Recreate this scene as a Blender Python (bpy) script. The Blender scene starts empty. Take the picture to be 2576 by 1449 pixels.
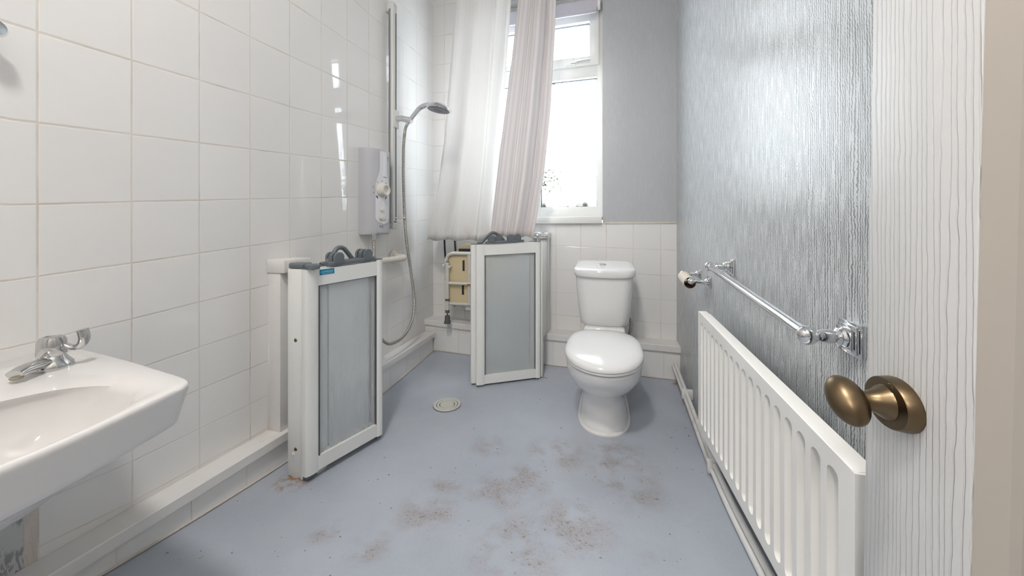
import bpy, bmesh, math, random
import numpy as np
from mathutils import Vector, Matrix, Euler

C = bpy.context.scene.collection
SC = bpy.context.scene
random.seed(4)
rad = math.radians

# ------------------------------------------------------------------ camera, world, light, exposure
ROOM_W, BACK_Y, CEIL_Z, NEAR_Y = 1.535, 2.194, 2.80, -0.62
cam_data = bpy.data.cameras.new('camera')
cam = bpy.data.objects.new('camera', cam_data)
C.objects.link(cam)
cam.location = (1.153, 0.0, 0.83)
cam.rotation_euler = (rad(90), 0, 0.2643)
cam_data.sensor_fit = 'HORIZONTAL'
cam_data.sensor_width = 36.0
cam_data.lens = 887.3 / 2576 * 36
cam_data.shift_y = -144.5 / 2576
cam_data.clip_start = 0.02
SC.camera = cam

SC.view_settings.view_transform = 'Standard'
SC.view_settings.look = 'None'
SC.view_settings.gamma = 1.0
SC.view_settings.use_curve_mapping = False
SC.view_settings.exposure = 0.15

world = bpy.data.worlds.new('overcast_sky')
SC.world = world
world.use_nodes = True
wb = world.node_tree.nodes['Background']
wb.inputs[0].default_value = (0.93, 0.97, 1.0, 1)
wb.inputs[1].default_value = 17.0

def area_light(name, loc, rot, sx, sy, power, color, portal=False, shape='RECTANGLE'):
    l = bpy.data.lights.new(name, 'AREA')
    l.shape = shape
    l.size, l.size_y = sx, sy
    l.energy = power
    l.color = color
    l.cycles.is_portal = portal
    o = bpy.data.objects.new(name, l)
    C.objects.link(o)
    o.location, o.rotation_euler = loc, rot
    return o

area_light('window_portal', (0.71, 2.40, 1.62), (rad(-90), 0, 0), 0.84, 1.42, 1.0, (1, 1, 1), portal=True)
area_light('ceiling_fill_light', (0.80, -0.15, CEIL_Z - 0.105), (0, 0, 0), 0.26, 0.26, 25.0, (1.0, 0.965, 0.92), shape='DISK')  # fill added to brighten the interior, from an unseen lamp
area_light('hall_fill_light', (0.72, -1.35, 2.3), (rad(62), 0, 0), 0.3, 0.3, 14.0, (1.0, 0.965, 0.93), shape='DISK')  # added fill through the doorway from behind the view, no real fitting

# ------------------------------------------------------------------ materials
def new_mat(name):
    m = bpy.data.materials.new(name)
    m.use_nodes = True
    nt = m.node_tree
    return m, nt, nt.nodes['Principled BSDF']

def N(nt, typ, **kw):
    n = nt.nodes.new(typ)
    for k, v in kw.items():
        setattr(n, k, v)
    return n

def L(nt, a, b):
    nt.links.new(a, b)

def math_node(nt, op, a, b=None, clamp=False):
    n = N(nt, 'ShaderNodeMath', operation=op, use_clamp=clamp)
    for i, v in enumerate((a, b)):
        if v is None:
            continue
        if isinstance(v, (int, float)):
            n.inputs[i].default_value = v
        else:
            L(nt, v, n.inputs[i])
    return n.outputs[0]

def smooth_range(nt, v, a, b, lo=0.0, hi=1.0):
    n = N(nt, 'ShaderNodeMapRange', interpolation_type='SMOOTHSTEP')
    L(nt, v, n.inputs[0])
    for i, x in enumerate((a, b, lo, hi)):
        n.inputs[1 + i].default_value = x
    return n.outputs[0]

def mix_col(nt, f, a, b, blend='MIX'):
    n = N(nt, 'ShaderNodeMix', data_type='RGBA', blend_type=blend)
    if isinstance(f, (int, float)):
        n.inputs[0].default_value = f
    else:
        L(nt, f, n.inputs[0])
    for i, v in ((6, a), (7, b)):
        if isinstance(v, tuple):
            n.inputs[i].default_value = v if len(v) == 4 else v + (1,)
        else:
            L(nt, v, n.inputs[i])
    return n.outputs[2]

def noise(nt, scale, detail=3.0, rough=0.5, vec=None, distortion=0.0):
    n = N(nt, 'ShaderNodeTexNoise')
    n.inputs['Scale'].default_value = scale
    n.inputs['Detail'].default_value = detail
    n.inputs['Roughness'].default_value = rough
    n.inputs['Distortion'].default_value = distortion
    if vec is not None:
        L(nt, vec, n.inputs['Vector'])
    return n.outputs[0]

def obj_vec(nt, scale=(1, 1, 1)):
    t = N(nt, 'ShaderNodeTexCoord')
    mp = N(nt, 'ShaderNodeMapping')
    mp.inputs['Scale'].default_value = scale
    L(nt, t.outputs['Object'], mp.inputs['Vector'])
    return mp.outputs[0]

def bump(nt, h, strength, dist, bsdf):
    b = N(nt, 'ShaderNodeBump')
    b.inputs['Strength'].default_value = strength
    b.inputs['Distance'].default_value = dist
    L(nt, h, b.inputs['Height'])
    L(nt, b.outputs[0], bsdf.inputs['Normal'])
    return b

def plain(name, col, rough=0.4, metal=0.0, spec=0.5, mottled=0.03, scale=9.0, coat=0.0):
    m, nt, b = new_mat(name)
    f = noise(nt, scale, 3, 0.55, obj_vec(nt))
    c2 = tuple(max(0, c * (1 - mottled * 2)) for c in col)
    L(nt, mix_col(nt, f, col, c2), b.inputs['Base Color'])
    b.inputs['Roughness'].default_value = rough
    b.inputs['Metallic'].default_value = metal
    b.inputs['Specular IOR Level'].default_value = spec
    b.inputs['Coat Weight'].default_value = coat
    return m

def tile_material():
    m, nt, b = new_mat('glazed_white_tile')
    uv = N(nt, 'ShaderNodeUVMap', uv_map='tiles')
    sep = N(nt, 'ShaderNodeSeparateXYZ')
    L(nt, uv.outputs[0], sep.inputs[0])
    def edge(o):
        fr = math_node(nt, 'FRACT', o)
        return math_node(nt, 'SUBTRACT', 0.5, math_node(nt, 'ABSOLUTE', math_node(nt, 'SUBTRACT', fr, 0.5)))
    e = math_node(nt, 'MINIMUM', edge(sep.outputs[0]), edge(sep.outputs[1]))
    joint = smooth_range(nt, e, 0.006, 0.014, 1.0, 0.0)
    flr = N(nt, 'ShaderNodeVectorMath', operation='FLOOR')
    L(nt, uv.outputs[0], flr.inputs[0])
    wn = N(nt, 'ShaderNodeTexWhiteNoise', noise_dimensions='2D')
    L(nt, flr.outputs[0], wn.inputs['Vector'])
    glaze = mix_col(nt, wn.outputs[0], (0.84, 0.828, 0.815), (0.81, 0.80, 0.79))
    dirt = noise(nt, 7, 4, 0.6, obj_vec(nt))
    grout = mix_col(nt, smooth_range(nt, dirt, 0.45, 0.75), (0.74, 0.685, 0.625), (0.58, 0.51, 0.44))
    L(nt, mix_col(nt, joint, glaze, grout), b.inputs['Base Color'])
    L(nt, math_node(nt, 'ADD', math_node(nt, 'MULTIPLY', joint, 0.5), 0.035), b.inputs['Roughness'])
    pillow = smooth_range(nt, e, 0.005, 0.022, 0.0, 1.0)
    wav = noise(nt, 5, 1, 0.4, obj_vec(nt))
    h = math_node(nt, 'ADD', math_node(nt, 'MULTIPLY', pillow, 0.9), math_node(nt, 'MULTIPLY', wav, 0.45))
    bump(nt, h, 0.28, 0.0022, b)
    return m

def floor_material():
    m, nt, b = new_mat('grey_safety_vinyl')
    t = N(nt, 'ShaderNodeTexCoord')
    ov = t.outputs['Object']
    speck = noise(nt, 420, 2, 0.5, ov)
    cloud = noise(nt, 3.2, 4, 0.6, ov)
    base = mix_col(nt, smooth_range(nt, cloud, 0.3, 0.7), (0.385, 0.42, 0.485), (0.445, 0.48, 0.54))
    base = mix_col(nt, math_node(nt, 'MULTIPLY', smooth_range(nt, speck, 0.45, 0.7), 0.25), base, (0.56, 0.585, 0.63))
    def blobs(cs):
        out = None
        for (x, y, r) in cs:
            vd = N(nt, 'ShaderNodeVectorMath', operation='DISTANCE')
            L(nt, ov, vd.inputs[0])
            vd.inputs[1].default_value = (x, y, 0.02)
            v = smooth_range(nt, vd.outputs['Value'], r * 0.25, r, 1.0, 0.0)
            out = v if out is None else math_node(nt, 'MAXIMUM', out, v)
        return out
    scuff = blobs([(1.19, 1.32, .17), (1.20, 1.17, .16), (.824, 1.05, .13), (.655, 1.02, .09), (1.06, .95, .16), (.44, .77, .07),
                   (.585, .75, .08), (.94, .84, .17), (.72, 1.28, .10), (.97, 1.30, .15), (1.246, .89, .05), (.66, .90, .12), (.90, 1.12, .12)])
    fine = noise(nt, 125, 6, 0.72, ov, 0.8)
    big = noise(nt, 11, 3, 0.6, ov)
    mask = math_node(nt, 'MULTIPLY', smooth_range(nt, fine, 0.52, 0.66), smooth_range(nt, big, 0.36, 0.62))
    mask = math_node(nt, 'MULTIPLY', mask, scuff)
    haze_ = math_node(nt, 'MULTIPLY', math_node(nt, 'MULTIPLY', scuff, smooth_range(nt, big, 0.38, 0.66)), 0.36)
    mask = math_node(nt, 'ADD', math_node(nt, 'MULTIPLY', mask, 0.9), haze_, True)
    col = mix_col(nt, mask, base, (0.25, 0.175, 0.13))
    dots = noise(nt, 95, 1, 0.3, ov)
    col = mix_col(nt, math_node(nt, 'MULTIPLY', smooth_range(nt, dots, 0.775, 0.80), 0.8), col, (0.06, 0.05, 0.045))
    rust = blobs([(.17, .915, .075), (.80, 1.925, .05), (1.52, 2.04, .05), (.065, 2.06, .05)])
    rn = noise(nt, 38, 4, 0.65, ov)
    col = mix_col(nt, math_node(nt, 'MULTIPLY', rust, smooth_range(nt, rn, 0.42, 0.62)), col, (0.33, 0.20, 0.11))
    L(nt, col, b.inputs['Base Color'])
    L(nt, math_node(nt, 'ADD', math_node(nt, 'MULTIPLY', cloud, 0.18), 0.30), b.inputs['Roughness'])
    bump(nt, math_node(nt, 'ADD', math_node(nt, 'MULTIPLY', speck, 0.3), cloud), 0.10, 0.004, b)
    return m

def wallpaper_material(name, light, groove_shade, amount, height):
    """embossed wallpaper: short wavy vertical ribs; coordinates are metres along the wall"""
    m, nt, b = new_mat(name)
    uv = N(nt, 'ShaderNodeUVMap', uv_map='metres')
    def scaled(x, y, src):
        mp = N(nt, 'ShaderNodeMapping')
        mp.inputs['Scale'].default_value = (x, y, 1)
        L(nt, src, mp.inputs['Vector'])
        return mp.outputs[0]
    sp = N(nt, 'ShaderNodeSeparateXYZ')
    L(nt, uv.outputs[0], sp.inputs[0])
    def centred(v, k):
        return math_node(nt, 'MULTIPLY', math_node(nt, 'SUBTRACT', v, 0.5), k)
    slow = centred(noise(nt, 1.0, 2, 0.5, scaled(26, 3.0, uv.outputs[0])), 3.2)
    wriggle = centred(noise(nt, 1.0, 2, 0.55, scaled(70, 120, uv.outputs[0])), 1.05)
    ph = math_node(nt, 'ADD', math_node(nt, 'MULTIPLY', sp.outputs[0], 168.0), math_node(nt, 'ADD', slow, wriggle))
    wave = math_node(nt, 'SINE', math_node(nt, 'MULTIPLY', ph, 2 * math.pi))
    # ribs run together here and there, in drawn-out patches
    gap = centred(noise(nt, 1.0, 3, 0.6, scaled(120, 14, uv.outputs[0])), 4.6)
    grit = centred(noise(nt, 1.0, 2, 0.6, scaled(420, 240, uv.outputs[0])), 1.6)
    top = smooth_range(nt, math_node(nt, 'ADD', math_node(nt, 'ADD', wave, gap), grit), -0.68, -0.22)
    L(nt, mix_col(nt, math_node(nt, 'ADD', math_node(nt, 'MULTIPLY', top, amount), 1 - amount), groove_shade, light), b.inputs['Base Color'])  # shade in the grooves between the ribs is painted into the base colour
    b.inputs['Roughness'].default_value = 0.30
    b.inputs['Specular IOR Level'].default_value = 0.55
    bump(nt, top, 0.5, height, b)
    return m

def grain_material():
    m, nt, b = new_mat('white_painted_grain')
    uv = N(nt, 'ShaderNodeTexCoord')
    sp = N(nt, 'ShaderNodeSeparateXYZ')
    L(nt, uv.outputs['Object'], sp.inputs[0])
    ov = uv.outputs['Object']
    slow = math_node(nt, 'MULTIPLY', noise(nt, 1.0, 2, 0.5, obj_vec(nt, (1, 22, 0.9))), 5.0)
    wrig = math_node(nt, 'MULTIPLY', noise(nt, 1.0, 2, 0.6, obj_vec(nt, (1, 40, 26))), 0.6)
    ph = math_node(nt, 'ADD', math_node(nt, 'MULTIPLY', sp.outputs[1], 150.0), math_node(nt, 'ADD', slow, wrig))
    wave = math_node(nt, 'SINE', math_node(nt, 'MULTIPLY', ph, 2 * math.pi))
    brk = math_node(nt, 'MULTIPLY', noise(nt, 1.0, 2, 0.5, obj_vec(nt, (1, 90, 5))), 0.9)
    line = smooth_range(nt, math_node(nt, 'ADD', wave, brk), -0.58, -0.12)
    L(nt, mix_col(nt, line, (0.76, 0.745, 0.73), (0.80, 0.79, 0.78)), b.inputs['Base Color'])
    b.inputs['Roughness'].default_value = 0.42
    bump(nt, line, 0.75, 0.0011, b)
    return m

def curtain_material(name, a, bcol, stripes, trans):
    m, nt, b = new_mat(name)
    uv = N(nt, 'ShaderNodeUVMap', uv_map='cloth')
    sep = N(nt, 'ShaderNodeSeparateXYZ')
    L(nt, uv.outputs[0], sep.inputs[0])
    s = math_node(nt, 'SINE', math_node(nt, 'MULTIPLY', sep.outputs[0], stripes * 2 * math.pi))
    col = mix_col(nt, smooth_range(nt, s, -0.3, 0.3), a, bcol)
    # a faint soap stain along the hem
    hem = smooth_range(nt, sep.outputs[1], 0.0, 0.07, 1.0, 0.0)
    st = noise(nt, 9, 4, 0.6, uv.outputs[0])
    col = mix_col(nt, math_node(nt, 'MULTIPLY', math_node(nt, 'MULTIPLY', hem, smooth_range(nt, st, 0.42, 0.65)), 0.5), col, (0.62, 0.52, 0.42))
    L(nt, col, b.inputs['Base Color'])
    b.inputs['Roughness'].default_value = 0.55
    tr = N(nt, 'ShaderNodeBsdfTranslucent')
    L(nt, col, tr.inputs[0])
    mx = N(nt, 'ShaderNodeMixShader')
    mx.inputs[0].default_value = trans
    L(nt, b.outputs[0], mx.inputs[1])
    L(nt, tr.outputs[0], mx.inputs[2])
    L(nt, mx.outputs[0], nt.nodes['Material Output'].inputs[0])
    return m

def pane_material():
    m, nt, b = new_mat('misted_window_glass')
    ov = obj_vec(nt, (1, 1, 1))
    streak = noise(nt, 1.0, 3, 0.6, obj_vec(nt, (120, 1, 6)))
    cloud = noise(nt, 9, 4, 0.6, ov)
    mould_n = noise(nt, 60, 5, 0.7, ov)
    vd = N(nt, 'ShaderNodeVectorMath', operation='DISTANCE')
    L(nt, ov, vd.inputs[0])
    vd.inputs[1].default_value = (0.77, 2.29, 1.16)
    mould = math_node(nt, 'MULTIPLY', smooth_range(nt, vd.outputs['Value'], 0.04, 0.24, 1, 0), smooth_range(nt, mould_n, 0.50, 0.58))
    tcol = mix_col(nt, smooth_range(nt, streak, 0.4, 0.65), (0.95, 0.97, 1.0), (0.80, 0.83, 0.86))
    sepz = N(nt, 'ShaderNodeSeparateXYZ')
    L(nt, ov, sepz.inputs[0])
    low = smooth_range(nt, sepz.outputs[2], 0.985, 1.09, 1.0, 0.0)
    drip = math_node(nt, 'MULTIPLY', smooth_range(nt, streak, 0.50, 0.62), smooth_range(nt, cloud, 0.44, 0.60))
    veil = math_node(nt, 'MAXIMUM', math_node(nt, 'MULTIPLY', low, smooth_range(nt, cloud, 0.38, 0.60)), math_node(nt, 'MULTIPLY', drip, 0.75))
    tcol = mix_col(nt, veil, tcol, (0.095, 0.095, 0.085))
    tcol = mix_col(nt, mould, tcol, (0.03, 0.032, 0.02))
    film = mix_col(nt, veil, (0.70, 0.72, 0.72), (0.11, 0.108, 0.09))
    film = mix_col(nt, mould, film, (0.03, 0.035, 0.02))
    tp = N(nt, 'ShaderNodeBsdfTransparent')
    L(nt, tcol, tp.inputs[0])
    tl = N(nt, 'ShaderNodeBsdfTranslucent')
    L(nt, film, tl.inputs[0])
    L(nt, film, b.inputs['Base Color'])
    b.inputs['Roughness'].default_value = 0.12
    m1 = N(nt, 'ShaderNodeMixShader')
    m1.inputs[0].default_value = 0.55
    L(nt, tp.outputs[0], m1.inputs[1])
    L(nt, tl.outputs[0], m1.inputs[2])
    m2 = N(nt, 'ShaderNodeMixShader')
    m2.inputs[0].default_value = 0.10
    L(nt, m1.outputs[0], m2.inputs[1])
    L(nt, b.outputs[0], m2.inputs[2])
    L(nt, m2.outputs[0], nt.nodes['Material Output'].inputs[0])
    return m

def obscure_glass_material():
    m, nt, b = new_mat('reeded_obscure_glazing')
    rib = noise(nt, 1.0, 2, 0.5, obj_vec(nt, (70, 70, 5)))
    h = rib
    L(nt, mix_col(nt, smooth_range(nt, rib, 0.35, 0.7), (0.88, 0.905, 0.93), (0.90, 0.92, 0.94)), b.inputs['Base Color'])
    b.inputs['Roughness'].default_value = 0.18
    bump(nt, h, 0.07, 0.001, b)
    rf = N(nt, 'ShaderNodeBsdfRefraction')
    rf.inputs['Color'].default_value = (0.98, 0.99, 1.0, 1)
    rf.inputs['Roughness'].default_value = 0.22
    rf.inputs['IOR'].default_value = 1.06
    mx = N(nt, 'ShaderNodeMixShader')
    mx.inputs[0].default_value = 0.72
    L(nt, b.outputs[0], mx.inputs[1])
    L(nt, rf.outputs[0], mx.inputs[2])
    L(nt, mx.outputs[0], nt.nodes['Material Output'].inputs[0])
    return m

def hose_material():
    m, nt, b = new_mat('ribbed_chrome_hose')
    uv = N(nt, 'ShaderNodeUVMap', uv_map='along')
    sep = N(nt, 'ShaderNodeSeparateXYZ')
    L(nt, uv.outputs[0], sep.inputs[0])
    w = math_node(nt, 'SINE', math_node(nt, 'MULTIPLY', sep.outputs[0], 2 * math.pi / 0.0046))
    L(nt, mix_col(nt, smooth_range(nt, w, -0.6, 0.6), (0.20, 0.18, 0.15), (0.74, 0.73, 0.69)), b.inputs['Base Color'])
    b.inputs['Metallic'].default_value = 0.85
    b.inputs['Roughness'].default_value = 0.28
    bump(nt, w, 0.6, 0.001, b)
    return m

def bare_plaster_material():
    m, nt, b = new_mat('bare_wall_patch')
    ov = obj_vec(nt)
    t = N(nt, 'ShaderNodeTexCoord')
    sep = N(nt, 'ShaderNodeSeparateXYZ')
    L(nt, t.outputs['Object'], sep.inputs[0])
    wob = noise(nt, 16, 4, 0.6, ov)
    y = math_node(nt, 'ADD', sep.outputs[1], math_node(nt, 'MULTIPLY', math_node(nt, 'SUBTRACT', wob, 0.5), 0.035))
    strip = smooth_range(nt, y, 0.434, 0.437)
    paper_n = noise(nt, 1.0, 2.5, 0.6, obj_vec(nt, (1, 150, 40)), 0.8)
    torn = smooth_range(nt, noise(nt, 9, 2, 0.5, ov), 0.42, 0.5)
    ribs = math_node(nt, 'MULTIPLY', smooth_range(nt, paper_n, 0.44, 0.54, 1, 0), torn)
    paper = mix_col(nt, ribs, (0.56, 0.57, 0.57), (0.30, 0.31, 0.33))
    L(nt, mix_col(nt, strip, paper, (0.66, 0.60, 0.55)), b.inputs['Base Color'])
    b.inputs['Roughness'].default_value = 0.6
    bump(nt, math_node(nt, 'ADD', strip, math_node(nt, 'MULTIPLY', ribs, -0.6)), 0.5, 0.002, b)
    return m

def grubby_white(name, col, stain, amount, rough=0.35):
    m, nt, b = new_mat(name)
    ov = obj_vec(nt)
    n1 = noise(nt, 5, 5, 0.65, ov)
    n2 = noise(nt, 1.0, 3, 0.6, obj_vec(nt, (30, 30, 2.5)))
    f = math_node(nt, 'MULTIPLY', smooth_range(nt, math_node(nt, 'ADD', n1, math_node(nt, 'MULTIPLY', n2, 0.4)), 0.68, 0.95), amount)
    L(nt, mix_col(nt, f, col, stain), b.inputs['Base Color'])
    b.inputs['Roughness'].default_value = rough
    return m

M = {}
M['tile'] = tile_material()
M['floor'] = floor_material()
M['paper_right'] = wallpaper_material('silver_embossed_wallpaper', (0.64, 0.665, 0.685), (0.22, 0.225, 0.225), 0.94, 0.0014)
M['paper_back'] = wallpaper_material('grey_embossed_wallpaper', (0.52, 0.53, 0.55), (0.43, 0.44, 0.46), 0.5, 0.0010)
M['grain'] = grain_material()
M['door_panel'] = plain('cream_gloss_paint', (0.50, 0.455, 0.40), 0.45, mottled=0.04, scale=3)
M['plaster'] = plain('white_ceiling_paint', (0.80, 0.79, 0.77), 0.8)
M['bare'] = bare_plaster_material()
M['trim'] = grubby_white('white_gloss_boxing', (0.78, 0.765, 0.75), (0.60, 0.50, 0.40), 0.35)
M['upvc'] = plain('white_window_plastic', (0.82, 0.82, 0.80), 0.28, mottled=0.01)
M['pane'] = pane_material()
M['gasket'] = plain('dark_grey_gasket', (0.05, 0.06, 0.07), 0.5)
M['alu'] = grubby_white('white_powder_coated_metal', (0.80, 0.805, 0.785), (0.62, 0.54, 0.45), 0.10, 0.3)
M['obscure'] = obscure_glass_material()
M['greyplastic'] = plain('slate_grey_plastic', (0.135, 0.155, 0.175), 0.38)
M['ceramic'] = plain('white_glazed_ceramic', (0.80, 0.80, 0.795), 0.06, coat=0.3, mottled=0.008, scale=3)
M['basin'] = plain('off_white_glazed_ceramic', (0.73, 0.712, 0.70), 0.08, coat=0.3, mottled=0.01, scale=3)
M['seat'] = plain('white_seat_plastic', (0.83, 0.83, 0.83), 0.16, mottled=0.005)
M['chrome'] = plain('polished_chrome', (0.78, 0.79, 0.81), 0.05, 1.0, mottled=0.02)
M['old_chrome'] = plain('worn_chrome', (0.70, 0.70, 0.70), 0.12, 1.0, mottled=0.12, scale=70)
M['scale'] = plain('limescale_crust', (0.50, 0.45, 0.34), 0.8, mottled=0.2, scale=150)
M['hose'] = hose_material()
M['shower_grey'] = plain('pearl_grey_plastic', (0.50, 0.505, 0.535), 0.25, mottled=0.01)
M['shower_white'] = plain('white_control_plastic', (0.74, 0.74, 0.76), 0.22, mottled=0.01)
M['knob_cream'] = plain('ivory_plastic', (0.70, 0.68, 0.62), 0.3, mottled=0.02)
M['rail_white'] = plain('satin_white_rail', (0.72, 0.72, 0.70), 0.2, mottled=0.02)
M['slot'] = plain('dark_slot', (0.03, 0.03, 0.035), 0.5)
M['blue'] = plain('blue_mark', (0.03, 0.04, 0.30), 0.4)
M['red'] = plain('red_mark', (0.50, 0.04, 0.04), 0.4)
M['print'] = plain('grey_print_and_shade', (0.22, 0.23, 0.26), 0.5)
M['sticker'] = plain('teal_sticker', (0.0, 0.20, 0.36), 0.35, mottled=0.02)
M['sticker_ink'] = plain('pale_blue_ink', (0.30, 0.66, 0.80), 0.4)
M['seat_board'] = plain('cream_padded_vinyl', (0.72, 0.60, 0.38), 0.45, mottled=0.04)
M['navy'] = plain('navy_webbing', (0.03, 0.035, 0.06), 0.6)
M['tube'] = plain('cream_white_tube', (0.68, 0.67, 0.61), 0.3, mottled=0.03)
M['grab'] = plain('ivory_grab_rail', (0.76, 0.73, 0.66), 0.3, mottled=0.02)
M['rubber'] = plain('grey_rubber', (0.10, 0.11, 0.115), 0.6)
M['rusty'] = plain('rusty_stem', (0.24, 0.14, 0.07), 0.6, mottled=0.2, scale=200)
M['curtain_l'] = curtain_material('white_striped_curtain', (0.86, 0.85, 0.84), (0.85, 0.84, 0.83), 22, 0.35)
M['curtain_r'] = curtain_material('rosy_striped_curtain', (0.81, 0.78, 0.78), (0.735, 0.695, 0.70), 13, 0.20)
M['blind'] = plain('lilac_blind_fabric', (0.62, 0.60, 0.66), 0.7)
M['rad'] = plain('cream_white_radiator', (0.92, 0.905, 0.87), 0.22, mottled=0.01)
M['pipe'] = grubby_white('white_painted_pipe', (0.74, 0.73, 0.71), (0.42, 0.36, 0.28), 0.5)
M['brass'] = plain('aged_brass', (0.205, 0.148, 0.088), 0.36, 1.0, mottled=0.12, scale=25)
M['screw'] = plain('brass_screw', (0.16, 0.11, 0.06), 0.35, 1.0)
M['card'] = plain('cream_cardboard', (0.74, 0.66, 0.56), 0.8)
M['card_in'] = plain('brown_cardboard_inside', (0.14, 0.06, 0.04), 0.9)
M['drain'] = plain('cream_drain_plastic', (0.60, 0.60, 0.545), 0.35, mottled=0.03)
M['sealant'] = plain('yellowed_sealant', (0.74, 0.68, 0.60), 0.6, mottled=0.12, scale=40)
_lm, _nt, _b = new_mat('opal_fill_lamp_glass')
_b.inputs['Emission Color'].default_value = (1, 0.97, 0.92, 1)
_b.inputs['Emission Strength'].default_value = 2.0
M['lamp'] = _lm
M['hall'] = plain('hall_paint', (0.72, 0.69, 0.65), 0.8)

# ------------------------------------------------------------------ mesh helpers
class MB:
    """collects shapes in one bmesh; build() links them as ONE mesh object"""
    def __init__(self, xf=None):
        self.bm = bmesh.new()
        self.xf = xf or (lambda p: p)
        self.uv = {}
    def V(self, p):
        return self.bm.verts.new(self.xf(Vector(p)))
    def add(self, pts, faces):
        vs = [self.V(p) for p in pts]
        out = []
        for f in faces:
            try:
                out.append(self.bm.faces.new([vs[i] for i in f]))
            except ValueError:
                pass
        return vs, out
    def box(self, x0, x1, y0, y1, z0, z1, bev=0.0, seg=2):
        t = bmesh.new()
        bmesh.ops.create_cube(t, size=1.0)
        for v in t.verts:
            v.co = Vector((x0 + (v.co.x + .5) * (x1 - x0), y0 + (v.co.y + .5) * (y1 - y0), z0 + (v.co.z + .5) * (z1 - z0)))
        if bev > 0:
            bmesh.ops.bevel(t, geom=list(t.edges), offset=bev, segments=seg, affect='EDGES', profile=0.5)
        t.verts.index_update()
        self.add([v.co.copy() for v in t.verts], [[v.index for v in f.verts] for f in t.faces])
        t.free()
        return self
    def loft(self, rings, cap0=True, cap1=True, closed=True):
        n = len(rings[0])
        pts = [p for r in rings for p in r]
        faces = []
        for i in range(len(rings) - 1):
            for j in range(n if closed else n - 1):
                k = (j + 1) % n
                faces.append([i * n + j, i * n + k, (i + 1) * n + k, (i + 1) * n + j])
        if cap0:
            faces.append(list(range(n))[::-1])
        if cap1:
            faces.append([(len(rings) - 1) * n + j for j in range(n)])
        self.add(pts, faces)
        return self
    def tube(self, pts, r, seg=12, cap=True, flat=1.0, up=None):
        P = [Vector(p) for p in pts]
        rs = r if isinstance(r, (list, tuple)) else [r] * len(P)
        rings = []
        T0 = (P[1] - P[0]).normalized()
        nrm = Vector(up) if up else (Vector((0, 0, 1)) if abs(T0.z) < 0.9 else Vector((1, 0, 0)))
        for i, p in enumerate(P):
            if i == 0:
                T = T0
            elif i == len(P) - 1:
                T = (P[-1] - P[-2]).normalized()
            else:
                T = ((P[i + 1] - p).normalized() + (p - P[i - 1]).normalized()).normalized()
            nrm = (nrm - T * nrm.dot(T)).normalized()
            bi = T.cross(nrm)
            rings.append([p + (nrm * math.cos(a) * flat + bi * math.sin(a)) * rs[i] for a in (2 * math.pi * k / seg for k in range(seg))])
        self.loft(rings, cap, cap)
        return self
    def lathe(self, prof, center, axis, seg=28, squash=(1, 1), spin=0.0):
        ax = Vector(axis).normalized()
        u = ax.orthogonal().normalized() if abs(ax.z) > 0.9 else Vector((0, 0, 1)).cross(ax).normalized()
        v = ax.cross(u)
        cu, su = math.cos(spin), math.sin(spin)
        u, v = u * cu + v * su, v * cu - u * su
        c = Vector(center)
        rings = [[c + ax * h + (u * math.cos(a) * squash[0] + v * math.sin(a) * squash[1]) * max(r, 1e-5)
                  for a in (2 * math.pi * k / seg for k in range(seg))] for (r, h) in prof]
        self.loft(rings, True, True)
        return self
    def build(self, name, mat, parent=None, sharp=38, smooth=True, **props):
        bmesh.ops.recalc_face_normals(self.bm, faces=list(self.bm.faces))
        me = bpy.data.meshes.new(name)
        self.bm.to_mesh(me)
        self.bm.free()
        for m in (mat if isinstance(mat, (list, tuple)) else [mat]):
            me.materials.append(m)
        if smooth:
            for p in me.polygons:
                p.use_smooth = True
            me.set_sharp_from_angle(angle=rad(sharp))
        o = bpy.data.objects.new(name, me)
        C.objects.link(o)
        if parent is not None:
            attach(o, parent)
        for k, v in props.items():
            o[k] = v
        return o

def world_of(o):
    m = o.matrix_basis.copy()
    if o.parent:
        m = world_of(o.parent) @ o.matrix_parent_inverse @ m
    return m

def attach(o, parent):
    o.parent = parent
    o.matrix_parent_inverse = world_of(parent).inverted()

def thing(name, label, cat, loc, group=None):
    o = bpy.data.objects.new(name, None)
    C.objects.link(o)
    o.empty_display_size = 0.05
    o.location = loc
    o['label'], o['category'] = label, cat
    if group:
        o['group'] = group
    return o

def tag(o, label, cat, group=None):
    o['label'], o['category'] = label, cat
    if group:
        o['group'] = group
    return o

def structure(o, label=None, cat=None):
    o['kind'] = 'structure'
    if label:
        o['label'] = label
    if cat:
        o['category'] = cat
    return o

def crom(pts, n=8):
    P = [Vector(p) for p in pts]
    P = [P[0] * 2 - P[1]] + P + [P[-1] * 2 - P[-2]]
    out = []
    for i in range(1, len(P) - 2):
        a, b, c, d = P[i - 1], P[i], P[i + 1], P[i + 2]
        for k in range(n):
            t = k / n
            out.append(0.5 * ((2 * b) + (c - a) * t + (2 * a - 5 * b + 4 * c - d) * t * t + (3 * b - a - 3 * c + d) * t ** 3))
    out.append(P[-2])
    return out

def crom_rows(rows, n=5):
    """Catmull-Rom through rows of numbers"""
    R = [np.array(r, float) for r in rows]
    R = [2 * R[0] - R[1]] + R + [2 * R[-1] - R[-2]]
    out = []
    for i in range(1, len(R) - 2):
        a, b, c, d = R[i - 1:i + 3]
        for k in range(n):
            t = k / n
            out.append(0.5 * (2 * b + (c - a) * t + (2 * a - 5 * b + 4 * c - d) * t * t + (3 * b - a - 3 * c + d) * t ** 3))
    out.append(R[-2])
    return out

# ------------------------------------------------------------------ room shell
def floor_z(x, y):
    """the wet-room floor falls gently from the walls to the drain"""
    y = max(y, 0.2)
    return .1443 + .0576 * x - .2171 * y + .0829 * y * y - .0433 * x * y + .0057 * x * x

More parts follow.
